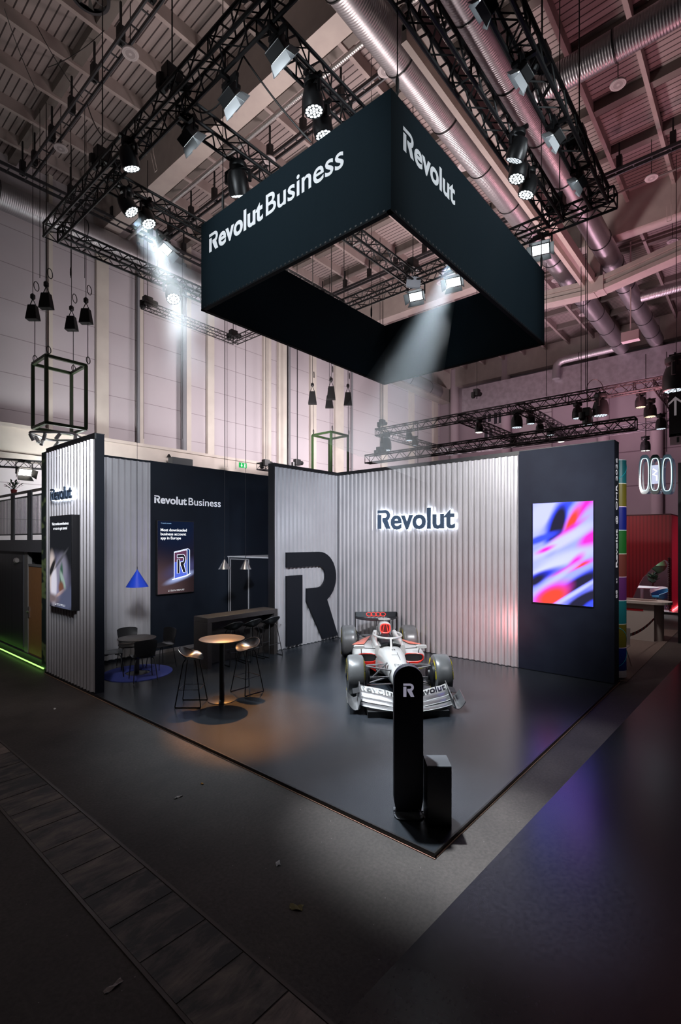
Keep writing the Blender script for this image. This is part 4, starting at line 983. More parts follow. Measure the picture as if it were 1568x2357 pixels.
def duct(label, p0, p1, r, mat, ring=1.9, bend=None):
    p0 = Vector(p0); p1 = Vector(p1); t = thing('air_duct', label, 'air duct', p0); d = (p1-p0).normalized(); Lg = (p1-p0).length
    MB().tube([p0, p1]+([p1+Vector(b) for b in bend] if bend else []), r, 28).build('duct_pipe', mat, t, smooth=True)
    s_ = ring*.6
    q = None
    while s_ < Lg:
        MB().lathe([(r+.004, -.012), (r+.02, -.012), (r+.02, .012), (r+.004, .012)], 28, p0+d*s_, d, False, False).build('clamp_ring', satin_black, t)
        s_ += ring
    return t
duct('big spiral duct nearest the cube, running away under the ceiling', (-2, 3.60, 12.7), (25.2, 3.60, 12.7), .36, dx_)
duct('big spiral duct right of the lamp trusses, tinted purple', (-2, 2.08, 12.7), (25.2, 2.08, 12.7), .34, dx_)
duct('spiral branch duct joining the purple duct at the upper right', (7.5, 1.75, 12.72), (7.5, -6, 12.72), .28, dy_, 2.6)
duct('short spiral branch duct further back on the right', (19.5, 1.75, 12.6), (19.5, -6, 12.6), .2, dy_, 2.6)
duct('long spiral duct along the top of the pale side wall', (-8, 14.75, 12.75), (26, 14.75, 12.75), .38, dx_, 2.4)
a = at(1420, 800, x=25.0); b2 = at(1300, 828, x=25.0)
duct('thin bright duct with a downward elbow at the far wall', a, b2, .2, dy_, 3.0, bend=[(0, .25, -.06), (0, .42, -.25), (0, .46, -.6), (0, .46, -.95)])
rail = M('rail_dark', (.05, .05, .055), .45, .5)
def tray(label, p0, p1, w=.22, cat='cable tray'):
    p0 = Vector(p0); p1 = Vector(p1); t = thing('cable_tray', label, cat, p0); d = (p1-p0).normalized(); sd = d.cross(Vector((0, 0, 1)))
    for a in (-1, 1): MB().beam(p0+sd*(a*w/2), p1+sd*(a*w/2), .035, .09).build('side_rail', rail, t)
    q = MB(); k = 0
    while k < (p1-p0).length: q.beam(p0+d*k-sd*(w/2), p0+d*k+sd*(w/2), .03, .02); k += .45
    q.build('rung_lattice', rail, t)
    k = .6
    while k < (p1-p0).length:
        c = p0+d*k; MB().beam(c, (c.x, c.y, 14.2), .04, .04).box(c.x-.07, c.x+.07, c.y-.07, c.y+.07, c.z+.05, c.z+.42).build('hanger', matt_black, t); k += 1.3
    return t
tray('cable tray with square hangers at the upper left ceiling', (1.22, -4, 13.25), (1.22, 14.0, 13.25))
tray('cable tray under the ceiling between the girder and the cube', (5.4, -4, 13.25), (5.4, 14.5, 13.25), .16)
tray('cable tray seen through the cube opening behind the rig', (12.4, -6, 13.4), (12.4, 14.5, 13.4), .18)
tray('cable tray beside the spiral duct at the top of the side wall', (-6, 14.1, 13.2), (20, 14.1, 13.2), .3)
tag(MB().tube([(4.42, -3, 13.1), (4.42, 15.2, 13.1)], .055, 10).build('conduit', duct_mat('conduit_silver', 'Y', (.5, .49, .48), (.6, .58, .57)), smooth=True), 'silver flexible conduit running beside the cream girder', 'conduit')
for i, (x, z, lb) in enumerate(((2.9, 13.9, 'thin sprinkler pipe crossing the upper left joists'), (9.0, 13.9, 'thin sprinkler pipe crossing the reddish ceiling'), (14.2, 13.9, 'thin sprinkler pipe right of the far girder'), (17.5, 13.8, 'thin sprinkler pipe beyond the portal rafter'))):
    tag(MB().tube([(x, -10, z), (x, 15, z)], .03, 6).build('sprinkler_pipe', M('sprinkler_paint', (.20, .17, .165), .6)), lb, 'pipe')
def disc(u, v, label, z=12.9, r=.16, grp=None):
    p = at(u, v, z=z); t = thing('ceiling_speaker', label, 'ceiling speaker', p)
    MB().lathe([(r, 0), (r+.01, .02), (r*.9, .06), (.02, .07)], 28, p).build('speaker_body', M('speaker_white', (.50, .45, .45), .6), t, smooth=True)
    MB().lathe([(r*.8, -.003), (r*.76, -.003)], 28, p, cap0=False, cap1=False).lathe([(r*.62, -.003), (r*.2, -.003)], 28, p, cap0=False, cap1=False).build('grille', M('grille_grey', (.32, .28, .28), .7), t)
    MB().tube([p+Vector((0, 0, .06)), (p.x, p.y, 14.0)], .010, 5).build('suspension', matt_black, t)
for u, v, lb in ((300, 125, 'round ceiling speaker under the upper left cable tray'), (140, 343, 'round ceiling speaker low on the far left'), (887, 165, 'round ceiling speaker left of the cube peak duct'), (620, 370, 'round ceiling speaker just above the cube lettering'), (1068, 385, 'round ceiling speaker against the slats right of the cube'), (1423, 196, 'round ceiling speaker on the reddish ceiling, topmost'), (1500, 411, 'round ceiling speaker on the reddish ceiling, lower one'), (1280, 646, 'round ceiling speaker right of the cube edge'), (1342, 725, 'small round ceiling speaker below the portal rafter'), (1548, 556, 'round ceiling speaker at the right picture edge'), (1015, 652, 'faint round ceiling speaker inside the cube opening')): disc(u, v, lb)
p = at(206, -8, z=13.0); fn = thing('ceiling_fan', 'round black fan grille cut by the top picture edge', 'fan', p)
q = MB(); q.lathe([(.30, 0), (.36, .01), (.37, .10), (.33, .12)], 36, p, cap0=False, cap1=False).lathe([(.05, -.01), (.06, .05)], 12, p); q.build('fan_ring', satin_black, fn, smooth=True)
q = MB()
for k in range(7): a = 2*pi*k/7; q.add([p+Vector((.05*cos(a), .05*sin(a), .03)), p+Vector((.05*cos(a+.5), .05*sin(a+.5), .05)), p+Vector((.30*cos(a+.35), .30*sin(a+.35), .08)), p+Vector((.30*cos(a), .30*sin(a), .03))], [(0, 1, 2, 3)])
q.build('fan_blades', M('fan_blade', (.10, .095, .09), .6), fn); MB().tube([p+Vector((0, 0, .05)), p+Vector((0, 0, 1.2))], .03, 6).build('fan_stem', satin_black, fn)
p = at(1452, 775, x=18.0); tag(MB().box(p.x-.15, p.x+.15, p.y-.3, p.y+.3, p.z-.18, p.z+.18).box(p.x-.02, p.x+.02, p.y-.02, p.y+.02, p.z+.15, 14.2).build('hanging_box', M('box_pinkish', (.55, .45, .46), .6)), 'pale box hanging below the two ducts at the right', 'box')
# clip brackets under the joists
for u, v, lb in ((352, 348, 'upper left girder'), (1545, 470, 'right girder edge')):
    p = at(u, v, z=13.4); q = MB().beam(p, p+Vector((.12, 0, -.45)), .015, .015).beam(p+Vector((0, .12, 0)), p+Vector((.12, .12, -.45)), .015, .015).beam(p+Vector((.12, 0, -.45)), p+Vector((.12, .12, -.45)), .015, .015).beam(p, p+Vector((0, 0, .75)), .015, .015)
    tag(q.build('cable_hook', cream), 'small pale hanging bracket at the '+lb, 'bracket')

# ------------------------------------------------------------------ suspension cables
wire_m = M('wire_rope', (.012, .011, .011), .5)
def wire(label, x, y, z0, z1=14.3, r=.007, turn=True, grp=None):
    t = thing('suspension_wire', label, 'wire', (x, y, z0), 0, grp)
    MB().tube([(x, y, z0), (x, y, z1)], r, 5).build('wire_rope', wire_m, t)
    if turn: MB().lathe([(.006, 0), (.022, .05), (.022, .20), (.006, .28)], 8, (x, y, z0+.03)).build('turnbuckle', wire_m, t)
for x, y, lb in ((1.16, V0+.03, 'cube wire with a turnbuckle beside the front peak'), (U1-.08, V0+.03, 'cube wire with a turnbuckle at the right corner'), (5.6, V1-.03, 'cube wire at the hidden back corner, seen through the opening'), (U0+.03, 4.4, 'cube wire above the left end of the word lettering')):
    wire(lb, x, y, ZT)
for u, v0, lb in ((720, 660, 'left'), (763, 690, 'middle'), (792, 700, 'right')):
    p = at(u, v0, y=V1+.9); wire('thin black wire seen through the cube opening, %s of three' % lb, p.x, p.y, p.z, 14.3, .010, False)
for i, (u, v1) in enumerate(((420, 1010), (331, 1010), (518, 1075), (523, 1075), (543, 1080), (566, 1080), (617, 1060), (685, 1070))):
    p = at(u, v1, y=YH-1.2); wire('thin black drop wire in front of the pale side wall, number %d from the left' % (i+1) if False else ('thin black drop wire before the side wall ' + ('under the beam lamp', 'left of the small back truss', 'left of a close pair', 'right of a close pair', 'below the small truss corner', 'above the green exit sign', 'left of the return wall top', 'left of the hanging bags')[i]), p.x, p.y, p.z, 13.6, .010 if u == 685 else .008, False)
p = at(662, 1072, y=YH-1.0); wire('thick black cable hanging down the side wall behind the cube', p.x, p.y, p.z, 13.0, .03, False)
for u, v, lb in ((163, 0, 'rising from the left chain bags'), (92, 400, 'above the leftmost chain bag'), (107, 400, 'above the second chain bag'), (195, 640, 'right above the fourth chain bag')):
    p = at(u, 640, dep=13.2); wire('thin suspension wire at the far left '+lb, p.x, p.y, p.z, 14.2, .008, u == 163)
def cable(label, pts, r=.012): return tag(MB().tube(pts, r, 6).build('slack_cable', wire_m, smooth=True), label, 'cable')
def sag(a, b, d, n=12): return [Vector(a).lerp(Vector(b), i/n)-Vector((0, 0, d*4*(i/n)*(1-i/n))) for i in range(n+1)]
cable('slack black cable dropping from the front truss to the cube top', sag(at(560, 128, z=9.2), at(717, 328, z=8.05), .05))
cable('slack black cable looping under the front truss', sag(at(560, 128, z=9.2), at(440, 245, z=9.1), .35))
cable('slack black cable from the cable tray to the front truss', sag(at(200, 237, z=12.9), at(310, 272, z=9.6), .6))
cable('cable stay crossing the upper left ceiling from hook to tray', sag(at(10, 20, z=13.5), at(85, 210, z=12.9), .1), .008)
cable('second cable stay crossing the upper left ceiling', sag(at(85, 60, z=13.8), at(190, 225, z=13.0), .1), .008)
cable('third cable stay at the upper left, nearest the fan', sag(at(240, 70, z=13.8), at(110, 155, z=13.0), .1), .008)

# ------------------------------------------------------------------ hanging bags and green cube frames
gm = M('green_frame_paint', (.022, .05, .016), .45, col2=(.03, .065, .02), ns=5)
bagm = M('chain_bag_cloth', (.006, .006, .007), .8)
def ring_pts(c, r, tilt): return [c+Vector((r*cos(2*pi*k/20)*cos(tilt), r*cos(2*pi*k/20)*sin(tilt), r*1.25*sin(2*pi*k/20))) for k in range(20)]
def bag(p, h, w, label, ztop, zbot, grp):
    t = thing('chain_bag', label, 'chain bag', p, 0, grp)
    rg_ = Vector((.653, -.757, 0)); dp = Vector((.757, .653, 0))
    q = MB(); q.loft([[p+rg_*(a*w*.62)+dp*(b*w*.4)+Vector((0, 0, -h/2)) for a, b in ((-1, -1), (1, -1), (1.05, 1), (-1.05, 1))], [p+rg_*(a*w*.40)+dp*(b*w*.3)+Vector((0, 0, h/2)) for a, b in ((-1, -1), (1, -1), (1, 1), (-1, 1))]]); q.build('bag_body', bagm, t, bevel=.015)
    q = MB()
    for a in (-1, 1): q.tube([p+rg_*(a*w*.32)+Vector((0, 0, h/2)), p+Vector((0, 0, h*.95))], .012, 5)
    q.build('bag_strap', bagm, t)
    MB().lathe([(.03, 0), (.065, .04), (.065, .12), (.03, .16)], 10, p+Vector((0, 0, h*.9))).build('hook_block', hm, t)
    MB().tube(ring_pts(p+Vector((.09, 0, h*1.9)), .10, .6), .012, 5, closed=True).build('cable_coil', wire_m, t)
    q = MB(); q.tube([p+Vector((0, 0, h*1.1)), Vector((p.x, p.y, ztop))], .009, 5).tube([p+Vector((.05, 0, -h/2)), Vector((p.x+.05, p.y, zbot))], .010, 5); q.build('hoist_chain', wire_m, t)
def cube_frame(x0, y0, z0, s, h, label):
    t = thing('cube_frame', label, 'hanging frame', (x0+s/2, y0+s/2, z0)); w = .075
    for x in (x0, x0+s):
        for y in (y0, y0+s): MB().box(x-w/2, x+w/2, y-w/2, y+w/2, z0, z0+h).build('post', gm, t)
    for z in (z0, z0+h):
        for y in (y0, y0+s): MB().box(x0, x0+s, y-w/2, y+w/2, z-w/2, z+w/2).build('rail', gm, t)
        for x in (x0, x0+s): MB().box(x-w/2, x+w/2, y0, y0+s, z-w/2, z+w/2).build('rail', gm, t)
    for x in (x0, x0+s):
        for y in (y0, y0+s):
            MB().tube(ring_pts(Vector((x+.06, y, z0+h+.16)), .075, .5), .012, 5, closed=True).build('cable_coil', wire_m, t)
    return t
cube_frame(1.07, 12.16, 5.80, 1.0, 1.76, 'green-edged black cube frame hanging at the far left')
g1 = 'chain bags over the left cube frame'
for (x, y), (u, v), lb in zip(((1.07, 13.16), (1.07, 12.16), (2.07, 13.16), (2.07, 12.16)), ((73, 722), (101, 698), (159, 743), (191, 726)), ('leftmost', 'second and highest', 'third and lowest', 'rightmost')):
    z = at(u, v, x=x).z if lb in ('leftmost', 'second and highest') else at(u, v, y=y).z
    bag(Vector((x, y, z)), .40, .26, 'black chain bag over the left green frame, the %s of four' % lb, 14.2, 7.6, g1)
cube_frame(11.16, 11.18, 5.0, 1.05, 2.1, 'green-edged cube frame rising behind the wall corner')
g2 = 'chain bags over the right cube frame'
for (x, y), v, lb in zip(((11.16, 12.23), (11.16, 11.18), (12.21, 12.23), (12.21, 11.18)), (916, 905, 925, 918), ('left', 'upper middle', 'lower middle', 'right')):
    d = (Vector((x, y, 0))-Vector((CX, CY, 0))).dot(Vector((cos(TH), sin(TH), 0))); z = CZ+d*(HOR-v)/F_PX
    bag(Vector((x, y, z)), .52, .28, 'black chain bag over the right green frame, %s of four' % lb, 14.2, 7.1, g2)
wl = M('spot_white', (.75, .73, .75), .5)
sr = thing('spot_ring', 'white curved bar with small white spotlights below the left green frame', 'spotlight bar', (1.55, 12.6, 5.6))
q = MB(); rpt = [Vector((1.55+.62*cos(2*pi*k/40)*(1+.12*cos(4*pi*k/20)), 12.66+.62*sin(2*pi*k/40)*(1+.12*cos(4*pi*k/20)), 5.58)) for k in range(40)]
q.tube(rpt, .035, 6, closed=True); q.build('ring_bar', wl, sr, smooth=True)
for k in range(0, 40, 4):
    c = rpt[k]; dr = Vector((.5*cos(k*1.9), .5*sin(k*1.9), -.8)).normalized()
    sp_ = MB().lathe([(.045, -.02), (.048, .16)], 14, c-Vector((0, 0, .06)), dr).build('spot', wl, sr, smooth=True)
    MB().lathe([(.035, .161), (.01, .161)], 12, c-Vector((0, 0, .06)), dr).build('spot_lens', M('spot_lens_dark', (.08, .08, .09), .2), sp_)
# ------------------------------------------------------------------ neighbours' rigs behind the stand
tf = M('far_truss_paint', (.022, .019, .022), .5)
truss('box_truss', 'long black truss just above the ribbed wall on the right', (11.1, 9.3, 5.62), (11.1, .45, 5.62), .29, mat=tf, r=.026)
truss('box_truss', 'higher far truss running to the right picture edge above the wall', (14.0, 11.0, 7.35), (14.0, -1.0, 7.35), .29, mat=tf)
truss('box_truss', 'far cross truss at the left end of the rear rig', (14.0, 10.9, 7.35), (20.4, 10.9, 7.35), .29, mat=tf)
truss('box_truss', 'far cross truss below the clamped motor of the rear rig', (14.0, 6.9, 7.35), (20.4, 6.9, 7.35), .29, mat=tf)
truss('box_truss', 'far cross truss descending to the dark wall top', (14.0, 4.6, 7.35), (20.4, 4.6, 7.35), .29, mat=tf)
truss('box_truss', 'far cross truss at the right end beside the arrow sign', (14.0, .35, 7.35), (20.4, .35, 7.35), .29, mat=tf)
truss('box_truss', 'faint distant truss just over the ribbed wall top', (20.4, 11.0, 7.35), (20.4, -1.0, 7.35), .29, mat=tf)
truss('box_truss', 'small triangular-looking truss in front of the pale side wall', at(328, 708, y=11.68), at(541, 791, y=11.68), .2, mat=tf, r=.016)
e_ = at(541, 791, y=11.68); truss('box_truss', 'short arm of the small back truss going behind the cube', e_, (e_.x, 8.9, e_.z), .2, mat=tf, r=.016)
a = at(-30, 1072, y=14.2); b2 = at(98, 1080, y=14.2); truss('box_truss', 'short truss crossing the bright wall at the far left', a, b2, .22, mat=tf, r=.018)
a = at(596, 1080, y=13.6); b2 = at(660, 1090, y=13.6); truss('box_truss', 'stub of truss peeking over the back wall right of the exit sign', (a.x, 13.6, a.z), (b2.x, 13.6, a.z), .26, mat=tf)
ob = M('lamp_far_black', (.012, .011, .012), .45)
lens_far = emission('led_far_white', (1, .93, .85), 5.0); lens_warm = emission('led_far_warm', (1, .72, .45), 3.0)
def far_lamp(u, v, x, label, aim=(0, 0, -1), s=1.0, em=None):
    p = at(u, v, x=x); wash(p+Vector((0, 0, .33*s)), aim, label, s=s, em=em or lens_dim)
far_lamp(1103, 985, 14.0, 'lit downlight under the higher far truss, leftmost', em=lens_far, s=1.0)
for u, v, x, lb, e_m, s in ((1330, 950, 14.0, 'small far wash lamp left of the big profile lamp', lens_dim, 1.1), (1383, 938, 13.8, 'big black profile lamp under the higher far truss', lens_dim, 1.5), (1190, 970, 14.3, 'black profile lamp at the far cross truss start', lens_dim, 1.3), (1222, 965, 15.2, 'far lamp on the descending cross truss, first', lens_dim, 1.0), (1243, 985, 16.6, 'far lamp on the descending cross truss, second', lens_dim, 1.0), (1268, 992, 18.0, 'far lamp on the descending cross truss, third', lens_dim, 1.0), (1292, 1008, 19.2, 'lit far lamp end of the descending cross truss', lens_far, 1.0), (1182, 1017, 19.0, 'bright far lamp above the ribbed wall edge', lens_far, 1.1), (1353, 965, 13.6, 'far lamp hanging by the looped cable', lens_dim, 1.0),
    (1475, 925, 14.4, 'warm far lamp left of the arrow sign, upper', lens_warm, 1.0), (1497, 945, 15.6, 'warm far lamp left of the arrow sign, lower', lens_warm, 1.2), (1522, 975, 17.5, 'dim lamp behind the arrow sign', lens_dim, 1.1), (1486, 1026, 20.2, 'lit lamp over the ring signs', lens_far, 1.2), (1556, 870, 13.2, 'large black lamp above the arrow sign at the picture edge', lens_dim, 2.1),
    (888, 1022, 13.9, 'tilted black lamp at the left end of the rear rig', lens_dim, 1.6), (942, 1005, 15.4, 'slim far lamp left of the rear rig post', lens_dim, 1.0), (955, 1018, 17.0, 'low far lamp behind the ribbed wall top', lens_dim, .9)):
    far_lamp(u, v, x, lb, s=s, em=e_m)
for u, v, x, lb in ((875, 1058, 11.1, 'black motor on the left end of the long truss'), (1352, 978, 11.1, 'black motor on the right part of the long truss')):
    p = at(u, v, x=x); hoist(p.x, p.y, p.z+.1, lb)
for u, v, x, lb in ((1098, 918, 14.0, 'motor hanging above the higher far truss'), (880, 985, 14.0, 'motor at the left corner of the rear rig')):
    p = at(u, v, x=x); hoist(p.x, p.y, p.z, lb)
for u, v, lb in ((612, 1072, 'motor perched over the back wall right of the exit sign'), (684, 1070, 'motor perched on the return wall top')):
    p = at(u, v+8, y=12.2); hoist(p.x, p.y, p.z, lb)
for u, lb in ((340, 'left'), (537, 'right')):
    p = at(u, 712 if u == 340 else 785, y=11.68); hoist(p.x, p.y, p.z, 'motor on the small back truss, at its %s corner' % lb)
p = at(1370, 935, x=13.5); tag(MB().tube(ring_pts(p+Vector((0, 0, .5)), .28, -.8), .012, 5, closed=True).build('cable_loop', wire_m), 'pale cable loop above the higher far truss', 'cable')
for u, v0, x, lb in ((1258, 912, 14.0, 'left of the foil duct middle'), (1338, 900, 14.0, 'left of the cable loop'), (1348, 900, 14.1, 'touching the cable loop'), (882, 985, 13.9, 'over the rear rig left corner'), (1557, 880, 14.0, 'near the picture edge'), (962, 1075, 11.0, 'as a thin post at the long truss'), (1343, 720, 16.5, 'below the portal rafter'), (1252, 790, 15.0, 'below the cube right corner')):
    p = at(u, v0, x=x); wire('thin far suspension wire '+lb, p.x, p.y, p.z, 14.2 if u != 962 else p.z+1.6, .011, False)

# ------------------------------------------------------------------ things over and before the side wall
p = at(560, 1071, y=13.9); ex = thing('exit_sign', 'small green emergency exit sign above the black back wall', 'sign', p)
MB().box(p.x-.18, p.x+.18, p.y, p.y+.05, p.z-.1, p.z+.1).build('sign_box', emission('exit_green', (.02, .42, .10), 1.3), ex)
ew = emission('exit_white', (.8, 1, .85), 2.0); q = MB(); o = Vector((p.x, p.y-.004, p.z))
poly(q, [(-.115, .07), (-.085, .07), (-.085, -.01), (-.05, -.01), (-.10, -.075), (-.15, -.01), (-.115, -.01)], frame(o+Vector((.02, 0, 0)), (1, 0, 0), (0, 0, 1)), .002)
poly(q, [(.03, -.075), (.13, -.075), (.13, .075), (.03, .075), (.03, .06), (.115, .06), (.115, -.06), (.03, -.06)], frame(o, (1, 0, 0), (0, 0, 1)), .002)
poly(q, [(.04, -.05), (.06, -.05), (.085, -.02), (.10, -.045), (.11, -.035), (.085, .0), (.09, .025), (.06, .03), (.04, .01), (.045, .0), (.065, .015), (.06, -.015)], frame(o, (1, 0, 0), (0, 0, 1)), .002)
q.lathe([(.014, 0), (.014, .002)], 10, o+Vector((.078, 0, .045)), (0, -1, 0)); q.build('sign_symbols', ew, ex)
p = at(421, 1062, y=14.3); tag(MB().box(p.x-.42, p.x+.42, p.y, p.y+.3, p.z-.25, p.z+.12).build('wall_box', M('wall_box_grey', (.05, .055, .06), .6)), 'dark grey box standing on the side wall ledge over the back wall', 'box')
p = at(389, 1045, y=14.85); tag(MB().lathe([(.02, 0), (.09, -.12), (.0, -.13)], 14, p).build('wall_camera', matt_black, smooth=True), 'tiny dark cone fitting on the cream side wall ledge', 'fitting')
p = at(56, 1085, y=14.0); panel_lamp(p+Vector((0, 0, .32)), (.1, -.9, -.45), 'flood lamp under the short truss at the far left', 1.1, em=lens_far, flap=head_m)

# ------------------------------------------------------------------ left neighbour
nb = M('neighbour_black', (.030, .031, .034), .5); xb = .20
ribs = bands('black_ribbed_cladding', (.050, .050, .056), (.010, .010, .012), 'Y', .09, .035, .4)
cab = thing('neighbour_cabin', 'black ribbed cabin with a gallery on top at the far left', 'cabin', (xb, 12, 0), kind='thing')
MB().box(xb+.02, 3.2, 10.95, 15.0, 0, 2.45).build('cabin_body', nb, cab)
MB().box(xb-.01, xb+.02, 11.0, 15.0, .22, 2.38).build('ribbed_cladding', ribs, cab)
MB().box(xb-.06, 3.2, 9.40, 15.0, 2.45, 2.72).build('gallery_edge', M('gallery_grey', (.09, .09, .10), .5), cab)
MB().box(xb-.03, 3.2, 9.30, 15.0, 0, .12).build('plinth', M('plinth_dark', (.04, .04, .042), .5), cab)
MB().box(xb+1.6, xb+1.7, 9.4, 11.0, .12, 2.45).build('niche_back', matt_black, cab)
dr = thing('door', 'brown wooden door with a lever handle beside the black cabin', 'door', (xb, 10.2, .12), kind='thing')
MB().box(xb+.02, xb+.07, 9.35, 10.72, .12, 2.12).build('door_leaf', M('door_brown', (.28, .125, .045), .6, col2=(.31, .14, .05), ns=12), dr)
MB().box(xb-.005, xb+.02, 10.64, 10.69, .95, 1.2).tube([(xb-.03, 10.665, 1.09), (xb-.03, 10.55, 1.09)], .012, 6).tube([(xb, 10.665, 1.09), (xb-.035, 10.665, 1.09)], .012, 6).build('door_handle', chrome, dr)
MB().box(xb+.01, xb+.09, 9.35, 10.76, 2.12, 2.17).box(xb, xb+.09, 10.72, 10.95, .12, 2.45).build('door_frame', M('frame_pale', (.14, .135, .13), .5), dr)
rl_ = thing('gallery_railing', 'dark gallery railing with vertical bars at the far left', 'railing', (xb, 12, 2.72))
rg_m = M('railing_steel', (.13, .13, .14), .4, .5); rb_m = M('railing_post', (.035, .037, .042), .5)
MB().beam((xb, 9.40, 3.83), (xb, 15.0, 3.83), .06, .05).build('hand_rail', M('handrail_wood', (.16, .13, .115), .5), rl_)
for y0, y1 in ((9.42, 10.35), (10.55, 11.55), (11.72, 12.75), (12.95, 14.0)):
    q = MB(); q.beam((xb, y0, 3.72), (xb, y1, 3.72), .03, .03).beam((xb, y0, 2.85), (xb, y1, 2.85), .03, .03); n = 11
    for k in range(n+1): q.beam((xb, y0+(y1-y0)*k/n, 2.85), (xb, y0+(y1-y0)*k/n, 3.72), .014, .014, (1, 0, 0))
    q.build('railing_panel', rg_m, rl_)
for y in (9.42, 10.38, 10.52, 11.58, 11.69, 12.78, 12.92): MB().box(xb-.055, xb-.02, y-.05, y+.05, 2.55, 3.83).build('post', rb_m, rl_)
p = at(32, 1130, x=xb+.12); pl_ = thing('potted_plant', 'small leafy plant in a red pot on the gallery rail', 'plant', (p.x, p.y, 3.86))
MB().lathe([(.055, 3.86), (.075, 3.98), (.07, 3.98)], 16, (p.x, p.y, 0)).build('pot', M('pot_red', (.22, .03, .03), .5), pl_, smooth=True)
q = MB()
for k in range(34):
    a = k*2.4; e2 = .25+.75*((k*7) % 10)/10; d = Vector((cos(a)*e2, sin(a)*e2, 1.0-.6*e2)).normalized(); base_ = Vector((p.x, p.y, 3.97)); ln = .12+.10*((k*3) % 5)/5
    tip = base_+d*ln; sdv = d.cross(Vector((0, 0, 1))).normalized(); q.tube([base_, tip], .004, 3)
    m1 = tip+d*.05; q.add([tip, m1+sdv*.028, tip+d*.11-Vector((0, 0, .02)), m1-sdv*.028], [(0, 1, 2, 3)])
q.build('foliage', M('leaf_dark', (.02, .05, .02), .5), pl_)
def leaf_mat():
    m, nt, b = nodes('leaf_print'); tc = N(nt, 'ShaderNodeTexCoord'); mp = N(nt, 'ShaderNodeMapping'); mp.inputs['Rotation'].default_value = (R(35), 0, 0); mp.inputs['Scale'].default_value = (1, 1.0, 2.2); L(nt, tc.outputs['Object'], mp.inputs[0])
    w = N(nt, 'ShaderNodeTexWave'); w.inputs['Scale'].default_value = 1.7; w.inputs['Distortion'].default_value = 9; w.inputs['Detail'].default_value = 2; w.inputs['Detail Scale'].default_value = .8; L(nt, mp.outputs[0], w.inputs['Vector'])
    r = N(nt, 'ShaderNodeValToRGB'); e = r.color_ramp.elements; e[0].position = .45; e[0].color = (.010, .024, .020, 1); e[1].position = .95; e[1].color = (.17, .24, .09, 1); L(nt, w.outputs['Fac'], r.inputs[0]); L(nt, r.outputs[0], b.inputs['Base Color']); b.inputs['Roughness'].default_value = .5
    return m
tag(MB().box(.03, .5, 8.99, 9.32, 0, ZW-.03).build('leaf_print_panel', leaf_mat()), 'tall narrow panel printed with dark leaves beside the left wing wall', 'panel')
tag(MB().tube([(.45, 9.19, .06), (.02, 9.19, .06), (.02, 13.8, .06)], .014, 6).build('led_strip', emission('green_led', (.35, 1, .16), 2.2)), 'thin glowing green light strip along the neighbour floor edge', 'light strip')
p = at(38, 1290, x=xb-.05); MB().lathe([(.05, -.05), (.07, .0), (.05, .05)], 12, p, (0, 1, 0)).build('wall_lamp', M('lamp_grey', (.2, .18, .17), .5), cab, smooth=True)

# ------------------------------------------------------------------ right neighbours
colr = [(.010, .13, .15), (.13, .11, .012), (.006, .012, .16), (.010, .10, .016), (.13, .030, .022), (.10, .020, .12), (.010, .14, .16), (.13, .11, .012), (.006, .018, .16)]
sc_ = thing('striped_column', 'tall colour-banded advertising column beside the dark wall end', 'column', (7.22, .12, 0), kind='thing')
rc_ = .19; tops = [at(1436, v, x=7.2).z for v in (1059, 1113, 1166, 1220, 1274, 1327, 1381, 1435, 1489, 1542)]
for i, c in enumerate(colr):
    bnd = MB().lathe([(rc_, tops[i+1]), (rc_, tops[i]-.012)], 36, (7.22, .12, 0)).build('colour_band', M('band_%d' % i, c, .35), sc_, smooth=True)
    MB().lathe([(rc_+.001, tops[i]-.012), (rc_+.001, tops[i])], 36, (7.22, .12, 0)).build('band_line', M('line_%d' % (i % 3), ((.55, .7, .72), (.7, .68, .55), (.7, .55, .72))[i % 3], .4), bnd, smooth=True)
MB().lathe([(rc_, .05), (rc_, tops[9])], 36, (7.22, .12, 0)).build('white_foot', M('foot_white', (.52, .47, .5), .5), sc_, smooth=True)
q = MB()
for i in (0, 7, 8):
    z0, z1 = tops[i+1]+.06, tops[i]-.06; q.tube([(7.22+(rc_+.001)*cos(R(185+8*k)), .12+(rc_+.001)*sin(R(185+8*k)), z0+(z1-z0)*((k/14)**1.6 if i != 7 else 1-(k/14)**2)) for k in range(15)], .005, 4)
q.build('thin_curves', M('curve_cyan', (.02, .45, .55), .4), sc_)
wc = M('counter_white', (.60, .53, .50), .5); ct = thing('white_counter', 'white reception counter with a rounded end behind the stand', 'counter', (12.1, 1.0, 0))
p0 = at(1506, 1478, z=0); H1 = 1.0
MB().box(p0.x, p0.x+.55, p0.y, p0.y+2.6, .0, H1).build('counter_body', wc, ct)
MB().lathe([(.20, 0), (.20, H1)], 28, (p0.x+.32, p0.y+.02, 0)).build('rounded_end', wc, ct, smooth=True)
pts = arc(p0.x+.30, p0.y-.02, .36, 180, 360, 14)+[(p0.x+.66, p0.y+2.6), (p0.x-.06, p0.y+2.6)]
MB().prism(pts, H1, H1+.07).build('counter_top', wc, ct)
MB().prism([(a*.6+(p0.x+.3)*.4, b*.75+(p0.y+1.0)*.25) for a, b in pts], H1+.07, H1+.073).build('inlay', M('inlay_brown', (.20, .15, .13), .5), ct)
q = MB()
for y in (.25, 1.0): q.box(p0.x-.004, p0.x+.002, p0.y+y, p0.y+y+.42, .80, .86)
q.build('red_stripes', M('tape_red', (.5, .02, .03), .5), ct)
p1 = at(1458, 1452, x=8.25); wchair = thing('white_chair', 'white shell chair with thin metal legs beside the striped column', 'chair', (8.28, .28, 0))
